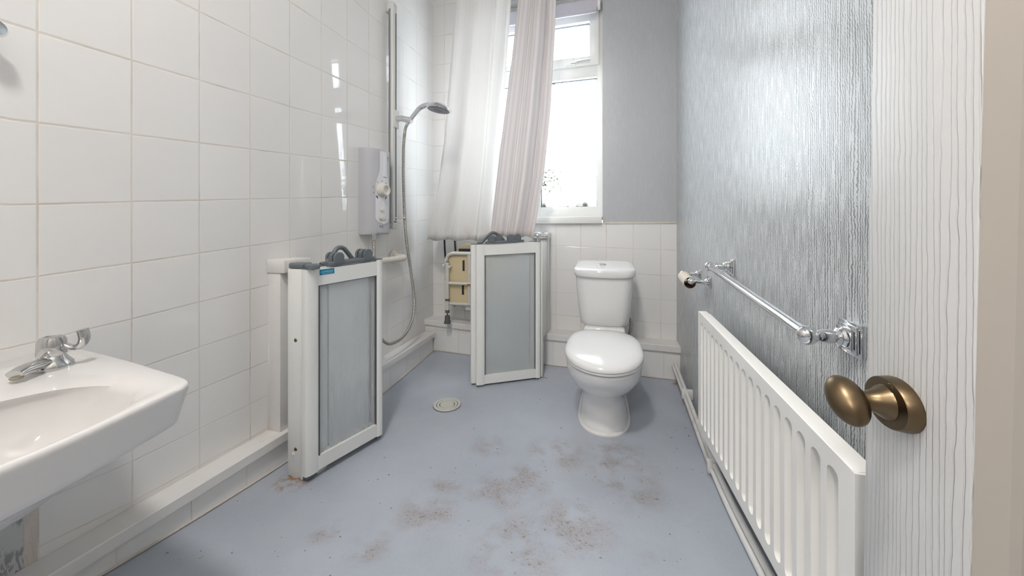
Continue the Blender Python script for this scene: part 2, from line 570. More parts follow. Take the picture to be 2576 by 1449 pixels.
b = MB()
nx, ny = 12, 22
xs = [-0.02 + (ROOM_W + 0.04) * i / nx for i in range(nx + 1)]
ys = [NEAR_Y - 1.2 + (BACK_Y + 0.02 - NEAR_Y + 1.2) * j / ny for j in range(ny + 1)]
pts = [(x, y, floor_z(x, y)) for y in ys for x in xs]
b.add(pts, [[j * (nx + 1) + i, j * (nx + 1) + i + 1, (j + 1) * (nx + 1) + i + 1, (j + 1) * (nx + 1) + i] for j in range(ny) for i in range(nx)])
structure(b.build('floor', M['floor'], sharp=60))

# surveyed heights of the tile courses on the left wall at five places along it
COURSE_Y = (0.42, 0.60, 1.00, 1.50, 2.194)
COURSES = {
    -9: (3.9, 3.408, 3.006, 2.853, 2.802), -8: (3.25, 2.962, 2.695, 2.598, 2.579), -7: (2.76, 2.578, 2.411, 2.358, 2.365),
    -6: (2.345, 2.245, 2.150, 2.132, 2.159), -5: (2.003, 1.952, 1.910, 1.917, 1.961), -4: (1.712, 1.693, 1.688, 1.714, 1.770),
    -3: (1.462, 1.463, 1.481, 1.521, 1.586), -2: (1.244, 1.256, 1.290, 1.338, 1.408), -1: (1.052, 1.070, 1.111, 1.163, 1.237),
    0: (0.881, 0.901, 0.944, 0.997, 1.072), 1: (0.730, 0.747, 0.787, 0.839, 0.912), 2: (0.595, 0.607, 0.640, 0.688, 0.758),
    3: (0.473, 0.478, 0.502, 0.543, 0.608), 4: (0.362, 0.359, 0.372, 0.405, 0.464), 5: (0.262, 0.249, 0.249, 0.273, 0.324),
    6: (0.170, 0.148, 0.133, 0.146, 0.188), 7: (0.087, 0.056, 0.026, 0.03, 0.06), 8: (0.0, -0.03, -0.08, -0.08, -0.06)}
BACK_X = (0.0, 0.75, 1.535)
BACK_COURSES = {
    -9: (2.802, 2.807, 2.82), -8: (2.579, 2.578, 2.582), -7: (2.365, 2.358, 2.355), -6: (2.159, 2.148, 2.138), -5: (1.961, 1.946, 1.932),
    -4: (1.770, 1.752, 1.735), -3: (1.586, 1.566, 1.546), -2: (1.408, 1.388, 1.366), -1: (1.237, 1.216, 1.193), 0: (1.072, 1.050, 1.027),
    1: (0.912, 0.891, 0.868), 2: (0.758, 0.737, 0.716), 3: (0.608, 0.589, 0.569), 4: (0.464, 0.446, 0.427), 5: (0.324, 0.307, 0.292),
    6: (0.188, 0.174, 0.161), 7: (0.058, 0.044, 0.03), 8: (-0.07, -0.08, -0.1)}
TILE = 0.152

def course_height(table, stations, k, s):
    return float(np.interp(s, stations, table[k]))

def course_of(table, stations, s, z):
    ks = sorted(table)
    hs = [course_height(table, stations, k, s) for k in ks]
    return float(np.interp(-z, [-h for h in hs], ks))

def uv_mesh(name, quads, uvname, mat, flip=False):
    """quads: list of (4 points, 4 uvs, material index)"""
    me = bpy.data.meshes.new(name)
    V, F, U, MI = [], [], [], []
    for (p, u, mi) in quads:
        n = len(V)
        V += [tuple(q) for q in p]
        F.append([n, n + 1, n + 2, n + 3])
        U += u
        MI.append(mi)
    me.from_pydata(V, [], F)
    lay = me.uv_layers.new(name=uvname)
    for i, uv in enumerate(U):
        lay.data[i].uv = uv
    for m in (mat if isinstance(mat, (list, tuple)) else [mat]):
        me.materials.append(m)
    for i, mi in enumerate(MI):
        me.polygons[i].material_index = mi
    if flip:
        me.flip_normals()
    o = bpy.data.objects.new(name, me)
    C.objects.link(o)
    return o

# left wall, tiled; bare patch low down beside the basin
quads = []
cols = [0.454 + TILE * c for c in range(-8, 12)]
ystops = sorted(set([NEAR_Y] + [y for y in cols if NEAR_Y < y < BACK_Y] + [BACK_Y] + [0.454 - 0.02, 0.42]))
ks = list(range(-9, 8))
for y0, y1 in zip(ystops[:-1], ystops[1:]):
    for k in ks:
        P, U = [], []
        for (y, kk) in ((y0, k), (y1, k), (y1, k + 1), (y0, k + 1)):
            P.append((0.0, y, min(course_height(COURSES, COURSE_Y, kk, y), CEIL_Z + 0.3)))
            U.append(((y - 0.454) / TILE, -kk))
        quads.append((P, U, 1 if (k >= 4 and y1 <= 0.4545) else 0))
structure(uv_mesh('wall_left', quads, 'tiles', [M['tile'], M['bare']], flip=True))

# back wall: tiled dado, tiled left margin, papered above; window opening
WX0, WX1, WZ0, WZ1 = 0.285, 1.125, 0.895, 2.30
DADO = 0.876
def back_tile_quads(x0, x1, z0, z1, y=BACK_Y, nxx=6, nzz=10, xo=0.0):
    q = []
    for i in range(nxx):
        for j in range(nzz):
            xa, xb = x0 + (x1 - x0) * i / nxx, x0 + (x1 - x0) * (i + 1) / nxx
            za, zb = z0 + (z1 - z0) * j / nzz, z0 + (z1 - z0) * (j + 1) / nzz
            P, U = [], []
            for (x, z) in ((xa, za), (xb, za), (xb, zb), (xa, zb)):
                P.append((x, y, z))
                U.append(((x - 0.843) / TILE, -course_of(BACK_COURSES, BACK_X, x, z)))
            q.append((P, U, 0))
    return q
q = back_tile_quads(0, ROOM_W, -0.05, DADO, nxx=12, nzz=24) + back_tile_quads(0, WX0, DADO, CEIL_Z, nxx=4, nzz=40)
structure(uv_mesh('wall_back', q, 'tiles', M['tile']))
def metre_quads(rects, axis):
    q = []
    for (a0, a1, z0, z1, d) in rects:
        if axis == 'Y':
            P = [(a0, d, z0), (a1, d, z0), (a1, d, z1), (a0, d, z1)]
        else:
            P = [(d, a1, z0), (d, a0, z0), (d, a0, z1), (d, a1, z1)]
        U = [(a0, z0), (a1, z0), (a1, z1), (a0, z1)] if axis == 'Y' else [(a1, z0), (a0, z0), (a0, z1), (a1, z1)]
        q.append((P, U, 0))
    return q
o = structure(uv_mesh('wall_back_papered', metre_quads([(WX1, ROOM_W, DADO, CEIL_Z, BACK_Y - 0.001), (WX0, WX1, WZ1, CEIL_Z, BACK_Y - 0.001)], 'Y'), 'metres', M['paper_back']))
o.name = 'wall_back.001'
# pale grout bead along the top of the dado
b = MB()
b.box(WX1 + 0.008, ROOM_W - 0.001, BACK_Y - 0.004, BACK_Y + 0.002, DADO - 0.007, DADO + 0.006, 0.0015)
structure(b.build('trim_1', M['sealant']))
# window reveals
b = MB()
b.box(WX1, WX1 + 0.10, BACK_Y + 0.0005, BACK_Y + 0.25, WZ0 - 0.03, WZ1 + 0.1)
b.box(WX0 - 0.10, WX0, BACK_Y + 0.0005, BACK_Y + 0.25, WZ0 - 0.03, WZ1 + 0.1)
b.box(WX0 - 0.1, WX1 + 0.1, BACK_Y + 0.0005, BACK_Y + 0.25, WZ1, WZ1 + 0.1)
b.box(WX0 - 0.1, WX1 + 0.1, BACK_Y + 0.0005, BACK_Y + 0.25, WZ0 - 0.12, WZ0 - 0.026)
structure(b.build('trim_2', M['plaster'], smooth=False))

structure(uv_mesh('wall_right', metre_quads([(NEAR_Y, BACK_Y, -0.05, CEIL_Z, ROOM_W)], 'X'), 'metres', M['paper_right']))
b = MB()
b.box(-0.05, ROOM_W + 0.05, NEAR_Y - 1.3, BACK_Y + 0.02, CEIL_Z, CEIL_Z + 0.05)
structure(b.build('ceiling', M['plaster'], smooth=False))
# near wall with the open doorway, and the small hall beyond it
b = MB()
DX0, DX1, DH = 0.58, 1.475, 2.15
b.box(-0.05, DX0, NEAR_Y - 0.1, NEAR_Y, -0.05, CEIL_Z)
b.box(DX1, ROOM_W + 0.05, NEAR_Y - 0.1, NEAR_Y, -0.05, CEIL_Z)
b.box(DX0, DX1, NEAR_Y - 0.1, NEAR_Y, DH, CEIL_Z)
structure(b.build('wall_near', M['plaster'], smooth=False))
b = MB()
b.box(-0.06, -0.01, NEAR_Y - 1.25, NEAR_Y - 0.1, -0.05, CEIL_Z)
b.box(ROOM_W + 0.01, ROOM_W + 0.06, NEAR_Y - 1.25, NEAR_Y - 0.1, -0.05, CEIL_Z)
b.box(-0.06, ROOM_W + 0.06, NEAR_Y - 1.3, NEAR_Y - 1.2, -0.05, CEIL_Z)
structure(b.build('wall_hall', M['hall'], smooth=False))

# ------------------------------------------------------------------ pipe boxing with ledges (trim)
def boxing_mesh(name, stations, z_top, lip0, lip1, face, axis, thick):
    """ledge board over a tiled face. stations along the wall, z_top at each; lip0 = wall side, lip1 = front edge"""
    b = MB()
    rings = []
    for s_, zt in zip(stations, z_top):
        prof = [(lip0, zt), (lip1 - math.copysign(0.003, lip1 - lip0), zt), (lip1, zt - 0.003), (lip1, zt - thick), (lip0, zt - thick)]
        rings.append([((a, s_, z) if axis == 'X' else (s_, a, z)) for (a, z) in prof])
    b.loft(rings)
    return structure(b.build(name, M['trim'], sharp=30))

LED_Y = (NEAR_Y, 0.44, 0.62, 0.99, 1.53, 2.078)
LED_Z = (0.145, 0.139, 0.135, 0.128, 0.160, 0.170)
boxing_mesh('trim_3', LED_Y, LED_Z, 0.0005, 0.073, 0.058, 'X', 0.030)
q = []
for (ya, za), (yb, zb) in zip(list(zip(LED_Y, LED_Z))[:-1], list(zip(LED_Y, LED_Z))[1:]):
    P = [(0.058, ya, -0.05), (0.058, yb, -0.05), (0.058, yb, zb - 0.01), (0.058, ya, za - 0.01)]
    U = [((y - 0.454) / TILE + 0.38, 0.3 + (z + 0.05) * 2) for (_, y, z) in P]
    q.append((P, U, 0))
structure(uv_mesh('trim_4', q, 'tiles', M['tile'], flip=True))
BLX = (0.0005, 0.325, 0.78, ROOM_W - 0.0005)
BLZ = (0.252, 0.235, 0.218, 0.203)
boxing_mesh('trim_5', BLX, BLZ, BACK_Y - 0.0005, 2.072, 2.085, 'Y', 0.034)
q = []
for (xa, za), (xb, zb) in zip(list(zip(BLX, BLZ))[:-1], list(zip(BLX, BLZ))[1:]):
    P = [(xa, 2.085, -0.05), (xb, 2.085, -0.05), (xb, 2.085, zb - 0.01), (xa, 2.085, za - 0.01)]
    U = [((x - 0.843) / TILE, 3.9 - (z - 0.172 + (x * 0.022)) / -0.152) for (x, _, z) in P]
    q.append((P, U, 0))
structure(uv_mesh('trim_6', q, 'tiles', M['tile']))
# sealant line where floor and boxing meet
b = MB()
b.tube([(0.060, y, floor_z(0.06, y) + 0.004) for y in np.linspace(0.3, 2.08, 26)], 0.003, 6)
b.tube([(x, 2.082, floor_z(x, 2.08) + 0.004) for x in np.linspace(0.06, ROOM_W - .005, 20)], 0.003, 6)
structure(b.build('trim_7', M['sealant']))

# wall posts behind the shower doors
b = MB()
b.box(0.0005, 0.056, 0.972, 1.09, 0.128, 0.684, 0.002)
b.box(0.0005, 0.078, 0.968, 1.085, 0.682, 0.728, 0.003)
structure(b.build('trim_8', M['trim'], sharp=30))
b = MB()
b.box(0.718, 0.806, 2.107, BACK_Y - 0.0005, 0.212, 0.784, 0.002)
b.box(0.712, 0.812, 2.085, BACK_Y - 0.0005, 0.782, 0.818, 0.003)
structure(b.build('trim_9', M['trim'], sharp=30))

# ------------------------------------------------------------------ window
win = bpy.data.objects.new('window_1', None)
C.objects.link(win)
win.location = (0.7, BACK_Y, WZ0)
structure(win, 'white plastic window with misted panes above the toilet', 'window')
FY0, FY1 = BACK_Y + 0.055, BACK_Y + 0.115
MX = 0.705
b = MB()
b.box(WX0, WX0 + 0.035, FY0, FY1, WZ0, WZ1)
b.box(WX1 - 0.035, WX1, FY0, FY1, WZ0, WZ1, 0.003)
b.box(WX0 + .002, WX1 - .002, FY0 + .0006, FY1 - .0006, WZ0 + 0.02, WZ0 + 0.085, 0.003)
b.box(WX0 + .002, WX1 - .002, FY0 + .0006, FY1 - .0006, WZ1 - 0.07, WZ1 - .001, 0.003)
b.box(MX - 0.03, MX + 0.03, FY0 - .0006, FY1 - .0003, WZ0 + .021, WZ1 - .002, 0.003)
b.box(WX0 + .002, WX1 - .002, FY0 + .0003, FY1 - .0003, 1.785, 1.868, 0.003)
b.build('window_frame', M['upvc'], win)
for (x0, x1) in ((WX0 + 0.035, MX - 0.03), (MX + 0.03, WX1 - 0.035)):
    # lower fixed pane with its black gasket
    for (z0, z1) in ((WZ0 + 0.085, 1.785),):
        p = MB()
        p.box(x0 - .004, x1 + .004, BACK_Y + 0.094, BACK_Y + 0.100, z0 - .004, z1 + .004)
        pn = p.build('glass_pane', M['pane'], win)
        g = MB()
        t = 0.0035
        g.box(x0, x0 + t, BACK_Y + .078, BACK_Y + .094, z0, z1)
        g.box(x1 - t, x1, BACK_Y + .078, BACK_Y + .094, z0, z1)
        g.box(x0, x1, BACK_Y + .078, BACK_Y + .094, z0, z0 + t)
        g.box(x0, x1, BACK_Y + .078, BACK_Y + .094, z1 - t, z1)
        g.build('gasket', M['gasket'], pn, smooth=False)
    # top-hung opening sash
    z0, z1 = 1.868, 2.23
    fr = MB()
    s_ = 0.045
    ya, yb = BACK_Y + 0.038, BACK_Y + 0.10
    fr.box(x0 - .012, x0 + s_, ya, yb, z0 - .012, z1, 0.004)
    fr.box(x1 - s_, x1 + .012, ya, yb, z0 - .012, z1, 0.004)
    fr.box(x0 - .011, x1 + .011, ya + .0006, yb - .0006, z0 - .0115, z0 + s_, 0.003)
    fr.box(x0 - .011, x1 + .011, ya + .0006, yb - .0006, 2.128, z1 - .0005, 0.003)
    sash = fr.build('sash', M['upvc'], win)
    p = MB()
    p.box(x0 + s_ - .004, x1 - s_ + .004, BACK_Y + 0.080, BACK_Y + 0.086, z0 + s_ - .004, 2.132)
    p.build('glass_pane', M['pane'], sash)
    g = MB()
    g.box(x0 + s_, x1 - s_, BACK_Y + .066, BACK_Y + .080, 2.1245, 2.128)
    g.box(x0 + s_, x1 - s_, BACK_Y + .066, BACK_Y + .080, z0 + s_, z0 + s_ + .003)
    g.box(x1 - s_ - .003, x1 - s_, BACK_Y + .066, BACK_Y + .080, z0 + s_, 2.128)
    g.build('gasket', M['gasket'], sash, smooth=False)
    h = MB()
    hx = (x0 + x1) / 2 + 0.035
    h.box(hx - .018, hx + .022, ya - .014, ya, z0 + .004, z0 + .030, 0.004)
    h.tube([(hx, ya - .016, z0 + .018), (hx + .05, ya - .022, z0 + .020), (hx + .105, ya - .022, z0 + .022)], [.010, .008, .007], 10)
    h.tube([(hx - .045, ya - .006, z0 - .002), (hx + .01, ya - .006, z0 - .002)], .004, 8)
    hd = h.build('window_handle', M['upvc'], sash)
    k = MB()
    k.lathe([(0.0001, 0.003), (0.005, 0.002), (0.005, -0.006)], (hx, ya - .028, z0 + .018), (0, -1, 0), 12)
    k.build('lock', M['chrome'], hd)
v = MB()
v.box(MX + .03, 1.04, BACK_Y + .030, BACK_Y + .055, 2.175, 2.20, 0.003)
v.build('trickle_vent', M['upvc'], win)
s_ = MB()
s_.box(WX0 - 0.012, WX1 - 0.003, BACK_Y - 0.028, BACK_Y + 0.10, WZ0 - 0.022, WZ0 + 0.02, 0.004)
s_.build('window_sill', M['upvc'], win)

# roller blind
t = thing('roller_blind', 'lilac roller blind wound up at the top of the window', 'blind', (0.7, BACK_Y + 0.02, 2.2))
b = MB()
b.lathe([(0.0001, 0), (0.026, 0), (0.026, WX1 - WX0 - 0.06), (0.0001, WX1 - WX0 - 0.06)], (WX0 + 0.03, BACK_Y + 0.008, 2.218), (1, 0, 0), 24)
b.build('fabric_roll', M['blind'], t)
b = MB()
b.box(WX0 + 0.035, WX1 - 0.035, BACK_Y - 0.019, BACK_Y - 0.0165, 2.155, 2.218)
b.build('fabric_drop', M['blind'], t)
b = MB()
b.box(WX0 + 0.035, WX1 - 0.035, BACK_Y - 0.022, BACK_Y - 0.012, 2.140, 2.158, 0.003)
b.build('hem_bar', M['blind'], t)
for x in (WX0 + 0.012, WX1 - 0.03):
    b = MB()
    b.box(x, x + 0.018, BACK_Y - 0.02, BACK_Y + 0.04, 2.185, 2.25, 0.003)
    b.build('bracket', M['upvc'], t)

# ------------------------------------------------------------------ door on the right, swung open
door = bpy.data.objects.new('door_1', None)
C.objects.link(door)
door.location = (1.44, -0.35, 0.10)
structure(door, 'white grained panel door standing open at the right with an oval brass knob', 'door')
DF, DB = 1.440, 1.478
LATCH = 0.499
def lean(p):           # the door sags a little on its hinges
    return Vector((p.x, p.y - (p.z - 0.6) * 0.024, p.z))
b = MB(lean)
DZ0, DZ1 = 0.115, 2.05
b.box(DF, DB, 0.376, LATCH, DZ0, DZ1, 0.002)
b.box(DF, DB, -0.34, -0.23, DZ0, DZ1, 0.002)
b.box(DF, DB, -0.23, 0.376, DZ0, 0.26, 0.002)
b.box(DF, DB, -0.23, 0.376, 1.93, DZ1, 0.002)
b.build('door_frame', M['grain'], door)
b = MB(lean)
# panel with a sloping moulding round it
ring = lambda x, m: [(x, -0.23 + m, 0.26 + m), (x, 0.376 - m, 0.26 + m), (x, 0.376 - m, 1.93 - m), (x, -0.23 + m, 1.93 - m)]
b.loft([ring(DF + 0.001, 0.0), ring(DF + 0.004, 0.004), ring(DF + 0.012, 0.014), ring(DF + 0.014, 0.02), ring(DF + 0.014, 0.05)], False, True)
b.build('door_panel', M['door_panel'], door, sharp=15)
kp = Vector((1.0, 0.441, 0.655))
RZ = 0.654
b = MB()
b.lathe([(0.0001, 0.0), (0.031, 0.0), (0.0315, 0.002), (0.0300, 0.0115), (0.0292, 0.0125), (0.0001, 0.0125)], (DF, 0.449, RZ), (-1, 0, 0), 44, (1.0, 0.82))
rose = b.build('knob_rose', M['brass'], door, label='round aged brass rose with two screws')
b = MB()
b.lathe([(0.0001, 0.012), (0.0175, 0.0125), (0.0165, 0.015), (0.0125, 0.020), (0.0095, 0.027), (0.0085, 0.032), (0.0095, 0.036), (0.0105, 0.038)],
        (DF, 0.449, RZ), (-1, 0, 0), 28)
# oval head, its long axis tipped
hc = Vector((DF - 0.047, 0.4445, RZ + 0.000))
b.lathe([(0.0178 * math.sin(a), -0.0178 * math.cos(a) * 0.93) for a in np.linspace(0.02, math.pi - 0.02, 22)], hc, (-1, 0, 0), 36, (1.46, 0.90), rad(-42))
b.build('door_knob', M['brass'], door, label='oval aged brass door knob')
for sx in (-1, 1):
    b = MB()
    b.lathe([(0.0001, 0.0), (0.0052, 0.0), (0.0044, 0.0008), (0.0001, 0.001)], (DF - 0.0122, 0.447 + sx * -0.0045, RZ + sx * 0.0170), (-1, 0, 0), 14)
    b.build('screw', M['screw'], rose)

# ------------------------------------------------------------------ half-height shower doors
def shower_door(name_label, P0, P1, zb, zt, leaf2, channel, sticker):
    P0, P1 = Vector(P0), Vector(P1)
    d = (P1 - P0)
    Ln = d.length
    d.normalize()
    n = Vector((d.y, -d.x))
    def xf(p):         # u along the leaf, n out of its face, z between a bottom and a top line
        f = p.x / Ln
        z0 = zb[0] + (zb[1] - zb[0]) * f
        z1 = zt[0] + (zt[1] - zt[0]) * f
        q = P0 + d * p.x + n * p.y
        return Vector((q.x, q.y, z0 + (z1 - z0) * p.z))
    H = (zt[0] - zb[0] + zt[1] - zb[1]) / 2
    hz = lambda m: m / H
    root = thing('half_height_shower_door', name_label, 'shower door', (P0.x, P0.y, zb[0]))
    for li, (u0, u1, n0) in enumerate(((0.0, Ln, 0.0),) + leaf2):
        T = 0.027
        b = MB(xf)
        # rounded stiles and flat rails
        for (ua, ub) in ((u0, u0 + 0.046), (u1 - 0.030, u1)):
            prof = []
            w = ub - ua
            for a in np.linspace(0, math.pi, 11):
                prof.append((ua + w / 2 - math.cos(a) * w / 2, n0 - T * 0.30 + math.sin(a) ** 0.6 * (T * 0.30 + 0.0035)))
            for a in np.linspace(0, math.pi, 11):
                prof.append((ub - w / 2 + math.cos(a) * w / 2, n0 - T * 0.70 - math.sin(a) ** 0.6 * T * 0.30))
            b.loft([[(u, nn, zz) for (u, nn) in prof] for zz in (0.0, 1.0)])
        b.box(u0 + 0.040, u1 - 0.028, n0 - T, n0, 1 - hz(0.058), 1 - hz(0.004), 0.0)
        b.box(u0 + 0.040, u1 - 0.028, n0 - T, n0, hz(0.002), hz(0.048), 0.0)
        fr = b.build('door_frame', M['alu'], root, sharp=30)
        b = MB(xf)
        b.box(u0 + 0.043, u1 - 0.026, n0 - T * 0.62, n0 - T * 0.38, hz(0.044), 1 - hz(0.054))
        b.build('glazing', M['obscure'], root, smooth=False, label='obscure ribbed glazing')
        b = MB(xf)
        g = 0.0022
        b.box(u0 + 0.0465, u0 + 0.0465 + g, n0 - T * .37, n0 - 0.001, hz(0.048), 1 - hz(0.058))
        b.box(u1 - 0.030 - g, u1 - 0.030, n0 - T * .37, n0 - 0.001, hz(0.048), 1 - hz(0.058))
        b.box(u0 + 0.046, u1 - 0.030, n0 - T * .37, n0 - 0.001, 1 - hz(0.0605), 1 - hz(0.058))
        b.build('glazing_gasket', M['rubber'], root, smooth=False)
        for (ua, ub) in ((u0 + 0.002, u0 + 0.044), (u1 - 0.029, u1 - 0.001)):
            b = MB(xf)
            b.box(ua, ub, n0 - T + 0.002, n0 - 0.001, 1 - hz(0.0005), 1 + hz(0.004), 0.0)
            b.build('end_cap', M['greyplastic'], root)
            b = MB(xf)
            b.box(ua + .004, ub - .004, n0 - T + 0.005, n0 - 0.004, -hz(0.012), hz(0.002), 0.0)
            b.build('foot', M['greyplastic'], root)
        # catch: a bar with two pairs of round jaws
        um = 0.095 if channel == 'near' else 0.060
        off = 0.0 if li == 0 else (0.004 if channel == 'near' else 0.046)
        Lb = 0.165 if channel == 'near' else 0.150
        b = MB(xf)
        b.box(um + off - 0.012, um + off + Lb + 0.014, n0 - 0.016, n0 + 0.003, 1 + hz(0.0005), 1 + hz(0.015), 0.0)
        bar = b.build('catch_bar', M['greyplastic'], root)
        bv = bar.modifiers.new('bevel', 'BEVEL')
        bv.width, bv.segments = 0.004, 3
        for uc in (um + off + 0.022, um + off + Lb - 0.022):
            b = MB(xf)
            R, ht = 0.0178, 0.046
            prof = [(uc - R, hz(0.008))] + [(uc - R * math.cos(a), hz(ht - R) + hz(R) * math.sin(a)) for a in np.linspace(0, math.pi, 15)] + [(uc + R, hz(0.008))]
            for (na, nb) in ((n0 - 0.006, n0 + 0.005), (n0 - 0.024, n0 - 0.013)):
                b.loft([[(u, nn, 1 + z) for (u, z) in prof] for nn in (na, nb)])
            b.build('catch_jaw', M['greyplastic'], bar, sharp=25)
    # arched lifting handle
    ua, ub = (0.078, 0.226) if channel == 'near' else (0.014, 0.182)
    n2 = leaf2[0][2] - 0.012
    b = MB(xf)
    hh = 0.060
    path = [(ua, n2, 1 + hz(0.006)), (ua + 0.022, n2, 1 + hz(0.010)), (ua + 0.042, n2, 1 + hz(0.030)), ((ua + ub) / 2 - 0.012, n2, 1 + hz(hh - 0.004)),
            ((ua + ub) / 2 + 0.012, n2, 1 + hz(hh - 0.004)), (ub - 0.040, n2, 1 + hz(0.034)), (ub - 0.020, n2, 1 + hz(0.010)), (ub, n2, 1 + hz(0.006))]
    pw = crom(path, 6)
    rr = 0.008
    rings = []
    for i, p in enumerate(pw):
        q0, q1 = pw[max(i - 1, 0)], pw[min(i + 1, len(pw) - 1)]
        tx, tz = q1.x - q0.x, (q1.z - q0.z) * H
        m_ = math.hypot(tx, tz)
        ax, az = -tz / m_, tx / m_
        rings.append([(p.x + ax * rr * math.cos(a), p.y + rr * math.sin(a), p.z + hz(az * rr * math.cos(a))) for a in (2 * math.pi * k / 12 for k in range(12))])
    b.loft(rings)
    b.build('lifting_handle', M['greyplastic'], root)
    if channel == 'near':
        b = MB()
        b.box(0.132, 0.188, 0.932, 0.985, 0.02, 0.704, 0.002)
        b.build('wall_channel', M['alu'], root)
        b = MB()
        b.box(0.1895, 0.1985, 0.927, 0.975, 0.02, 0.704, 0.001)
        b.build('wall_channel', M['alu'], root)
        b = MB()
        b.box(0.1987, 0.2080, 0.930, 0.968, 0.03, 0.703)  # dark strip standing in for the shaded gap between channel and stile
        b.build('gap_shade_strip', M['slot'], root, smooth=False)
        b = MB()
        b.box(0.136, 0.196, 0.930, 0.972, 0.7042, 0.7235, 0.006, 3)
        b.build('hinge_cap', M['greyplastic'], root)
        b = MB()
        b.tube([(0.192, 0.946, 0.712), (0.220, 0.936, 0.713), (0.240, 0.928, 0.713)], [0.009, 0.0095, 0.010], 16)
        b.lathe([(0.0001, 0.0), (0.0190, 0.0), (0.0198, 0.005), (0.0190, 0.012), (0.0140, 0.0165), (0.0001, 0.0175)], (0.2345, 0.934, 0.7058), (0, 0, 1), 28)
        b.build('hinge_cap', M['greyplastic'], root)
        # white boss at the foot
        b = MB()
        fz = floor_z(0.17, 0.95) - 0.012
        b.lathe([(0.0001, -0.01), (0.060, -0.01), (0.058, 0.03), (0.052, 0.075), (0.046, 0.09), (0.0001, 0.09)], (0.166, 0.986, fz), (0, 0, 1), 30, (0.95, 0.85))
        b.build('foot_boss', M['trim'], root)
        for (z, dx) in ((0.47, 0.165), (0.112, 0.165), (0.095, 0.155)):
            b = MB()
            b.lathe([(0.0001, 0.002), (0.0045, 0.0018), (0.006, 0.0)], (dx, 0.932, z), (0, -1, 0), 12)
            b.build('screw', M['screw'] if dx > 0.16 else M['trim'], root)
    else:
        b = MB()
        b.box(0.792, 0.806, 1.922, 1.960, 0.022, 0.770, 0.002)
        b.box(0.794, 0.804, 1.958, 2.106, 0.225, 0.765, 0.001)
        b.build('wall_channel', M['alu'], root)
        b = MB()
        b.lathe([(0.0001, 0.052), (0.010, 0.050), (0.018, 0.042), (0.020, 0.030), (0.018, 0.026), (0.009, 0.020), (0.009, 0.0), (0.0001, 0.0)], (0.785, 1.895, 0.770), (0, 0, 1), 22)
        b.tube([(0.785, 1.895, 0.807), (0.792, 1.95, 0.812), (0.800, 2.0, 0.806), (0.800, 2.088, 0.804)], [0.012, 0.013, 0.011, 0.009], 12)
        b.build('hinge_cap', M['chrome'], root, label='chrome hinge cap')
    if sticker:
        b = MB(xf)
        b.box(0.047, 0.099, 0.0003, 0.0012, 1 - hz(0.024), 1 - hz(0.006))
        st = b.build('maker_label', M['sticker'], root, smooth=False, label='teal label with pale lettering')
        cu = bpy.data.curves.new('lettering', 'FONT')
        cu.body = 'contour'
        cu.size = 0.0145
        cu.extrude = 0.0002
        cu.align_x, cu.align_y = 'CENTER', 'CENTER'
        cu.materials.append(M['sticker_ink'])
        tx = bpy.data.objects.new('lettering', cu)
        C.objects.link(tx)
        ex = Vector((d.x, d.y, 0.03)).normalized()
        ez = Vector((n.x, n.y, 0))
        ey = ez.cross(ex)
        o = xf(Vector((0.073, 0.0016, 1 - hz(0.0135))))
        tx.matrix_basis = Matrix(((ex.x, ey.x, ez.x, o.x), (ex.y, ey.y, ez.y, o.y), (ex.z, ey.z, ez.z, o.z), (0, 0, 0, 1)))
        attach(tx, st)
        b = MB(xf)
        b.box(0.055, 0.091, 0.0011, 0.0016, 1 - hz(0.0215), 1 - hz(0.0205))
        b.build('underline', M['sticker_ink'], st, smooth=False)
    return root

shower_door('white framed half-height shower door with a teal label, folded against the left wall', (0.2235, 0.914), (0.2945, 1.215), (0.040, 0.026), (0.704, 0.716),
            ((0.052, 0.310, -0.031),), 'near', True)
shower_door('white framed half-height shower door without a label, standing in front of the fold-up seat', (0.493, 1.727), (0.800, 1.905), (0.022, 0.026), (0.756, 0.769),
            ((-0.024, 0.335, -0.031),), 'far', False)

# ------------------------------------------------------------------ wash basin on the left wall
basin = thing('wash_basin', 'white ceramic wall-hung wash basin with a chrome lever tap', 'basin', (0.0, 0.19, 0.40))
BC = Vector((0.26, 0.19))
half = [(0.0, 0.497), (0.02, 0.503), (0.20, 0.490), (0.36, 0.470), (0.425, 0.462), (0.447, 0.448), (0.455, 0.42), (0.474, 0.35), (0.489, 0.28), (0.497, 0.19)]
poly = half + [(x, 0.38 - y) for (x, y) in half[::-1][1:]]
def resample(poly, n, c):
    """points where rays from c meet the outline, evenly spaced in angle and densest round the corners"""
    out = []
    P = [Vector(p) for p in poly]
    for k in range(n):
        a = 2 * math.pi * k / n - math.pi
        dvec = Vector((math.cos(a), math.sin(a)))
        best = None
        for i in range(len(P)):
            p, q_ = P[i], P[(i + 1) % len(P)]
            e = q_ - p
            den = dvec.x * e.y - dvec.y * e.x
            if abs(den) < 1e-9:
                continue
            w = p - c
            t_ = (w.x * e.y - w.y * e.x) / den
            m_ = (w.x * dvec.y - w.y * dvec.x) / den
            if t_ > 0 and -1e-6 <= m_ <= 1 + 1e-6:
                best = t_ if best is None else min(best, t_)
        out.append(c + dvec * best)
    return out
pp = [Vector(p) for p in poly]
for _ in range(2):     # round the corners of the outline except along the wall
    new = [pp[0]]
    for i in range(len(pp) - 1):
        new += [pp[i].lerp(pp[i + 1], .25), pp[i].lerp(pp[i + 1], .75)]
    pp = new + [pp[-1]]
NB = 144
OUT = resample([tuple(p) for p in pp], NB, BC)
def bowl_pt(a, sx, sy, cx):
    c_, s_ = math.cos(a), math.sin(a)
    e = 2.5
    r = (abs(c_) ** e + abs(s_) ** e) ** (-1 / e)
    return Vector((cx + sx * r * c_, 0.19 + sy * r * s_))
angs = [2 * math.pi * k / NB - math.pi for k in range(NB)]
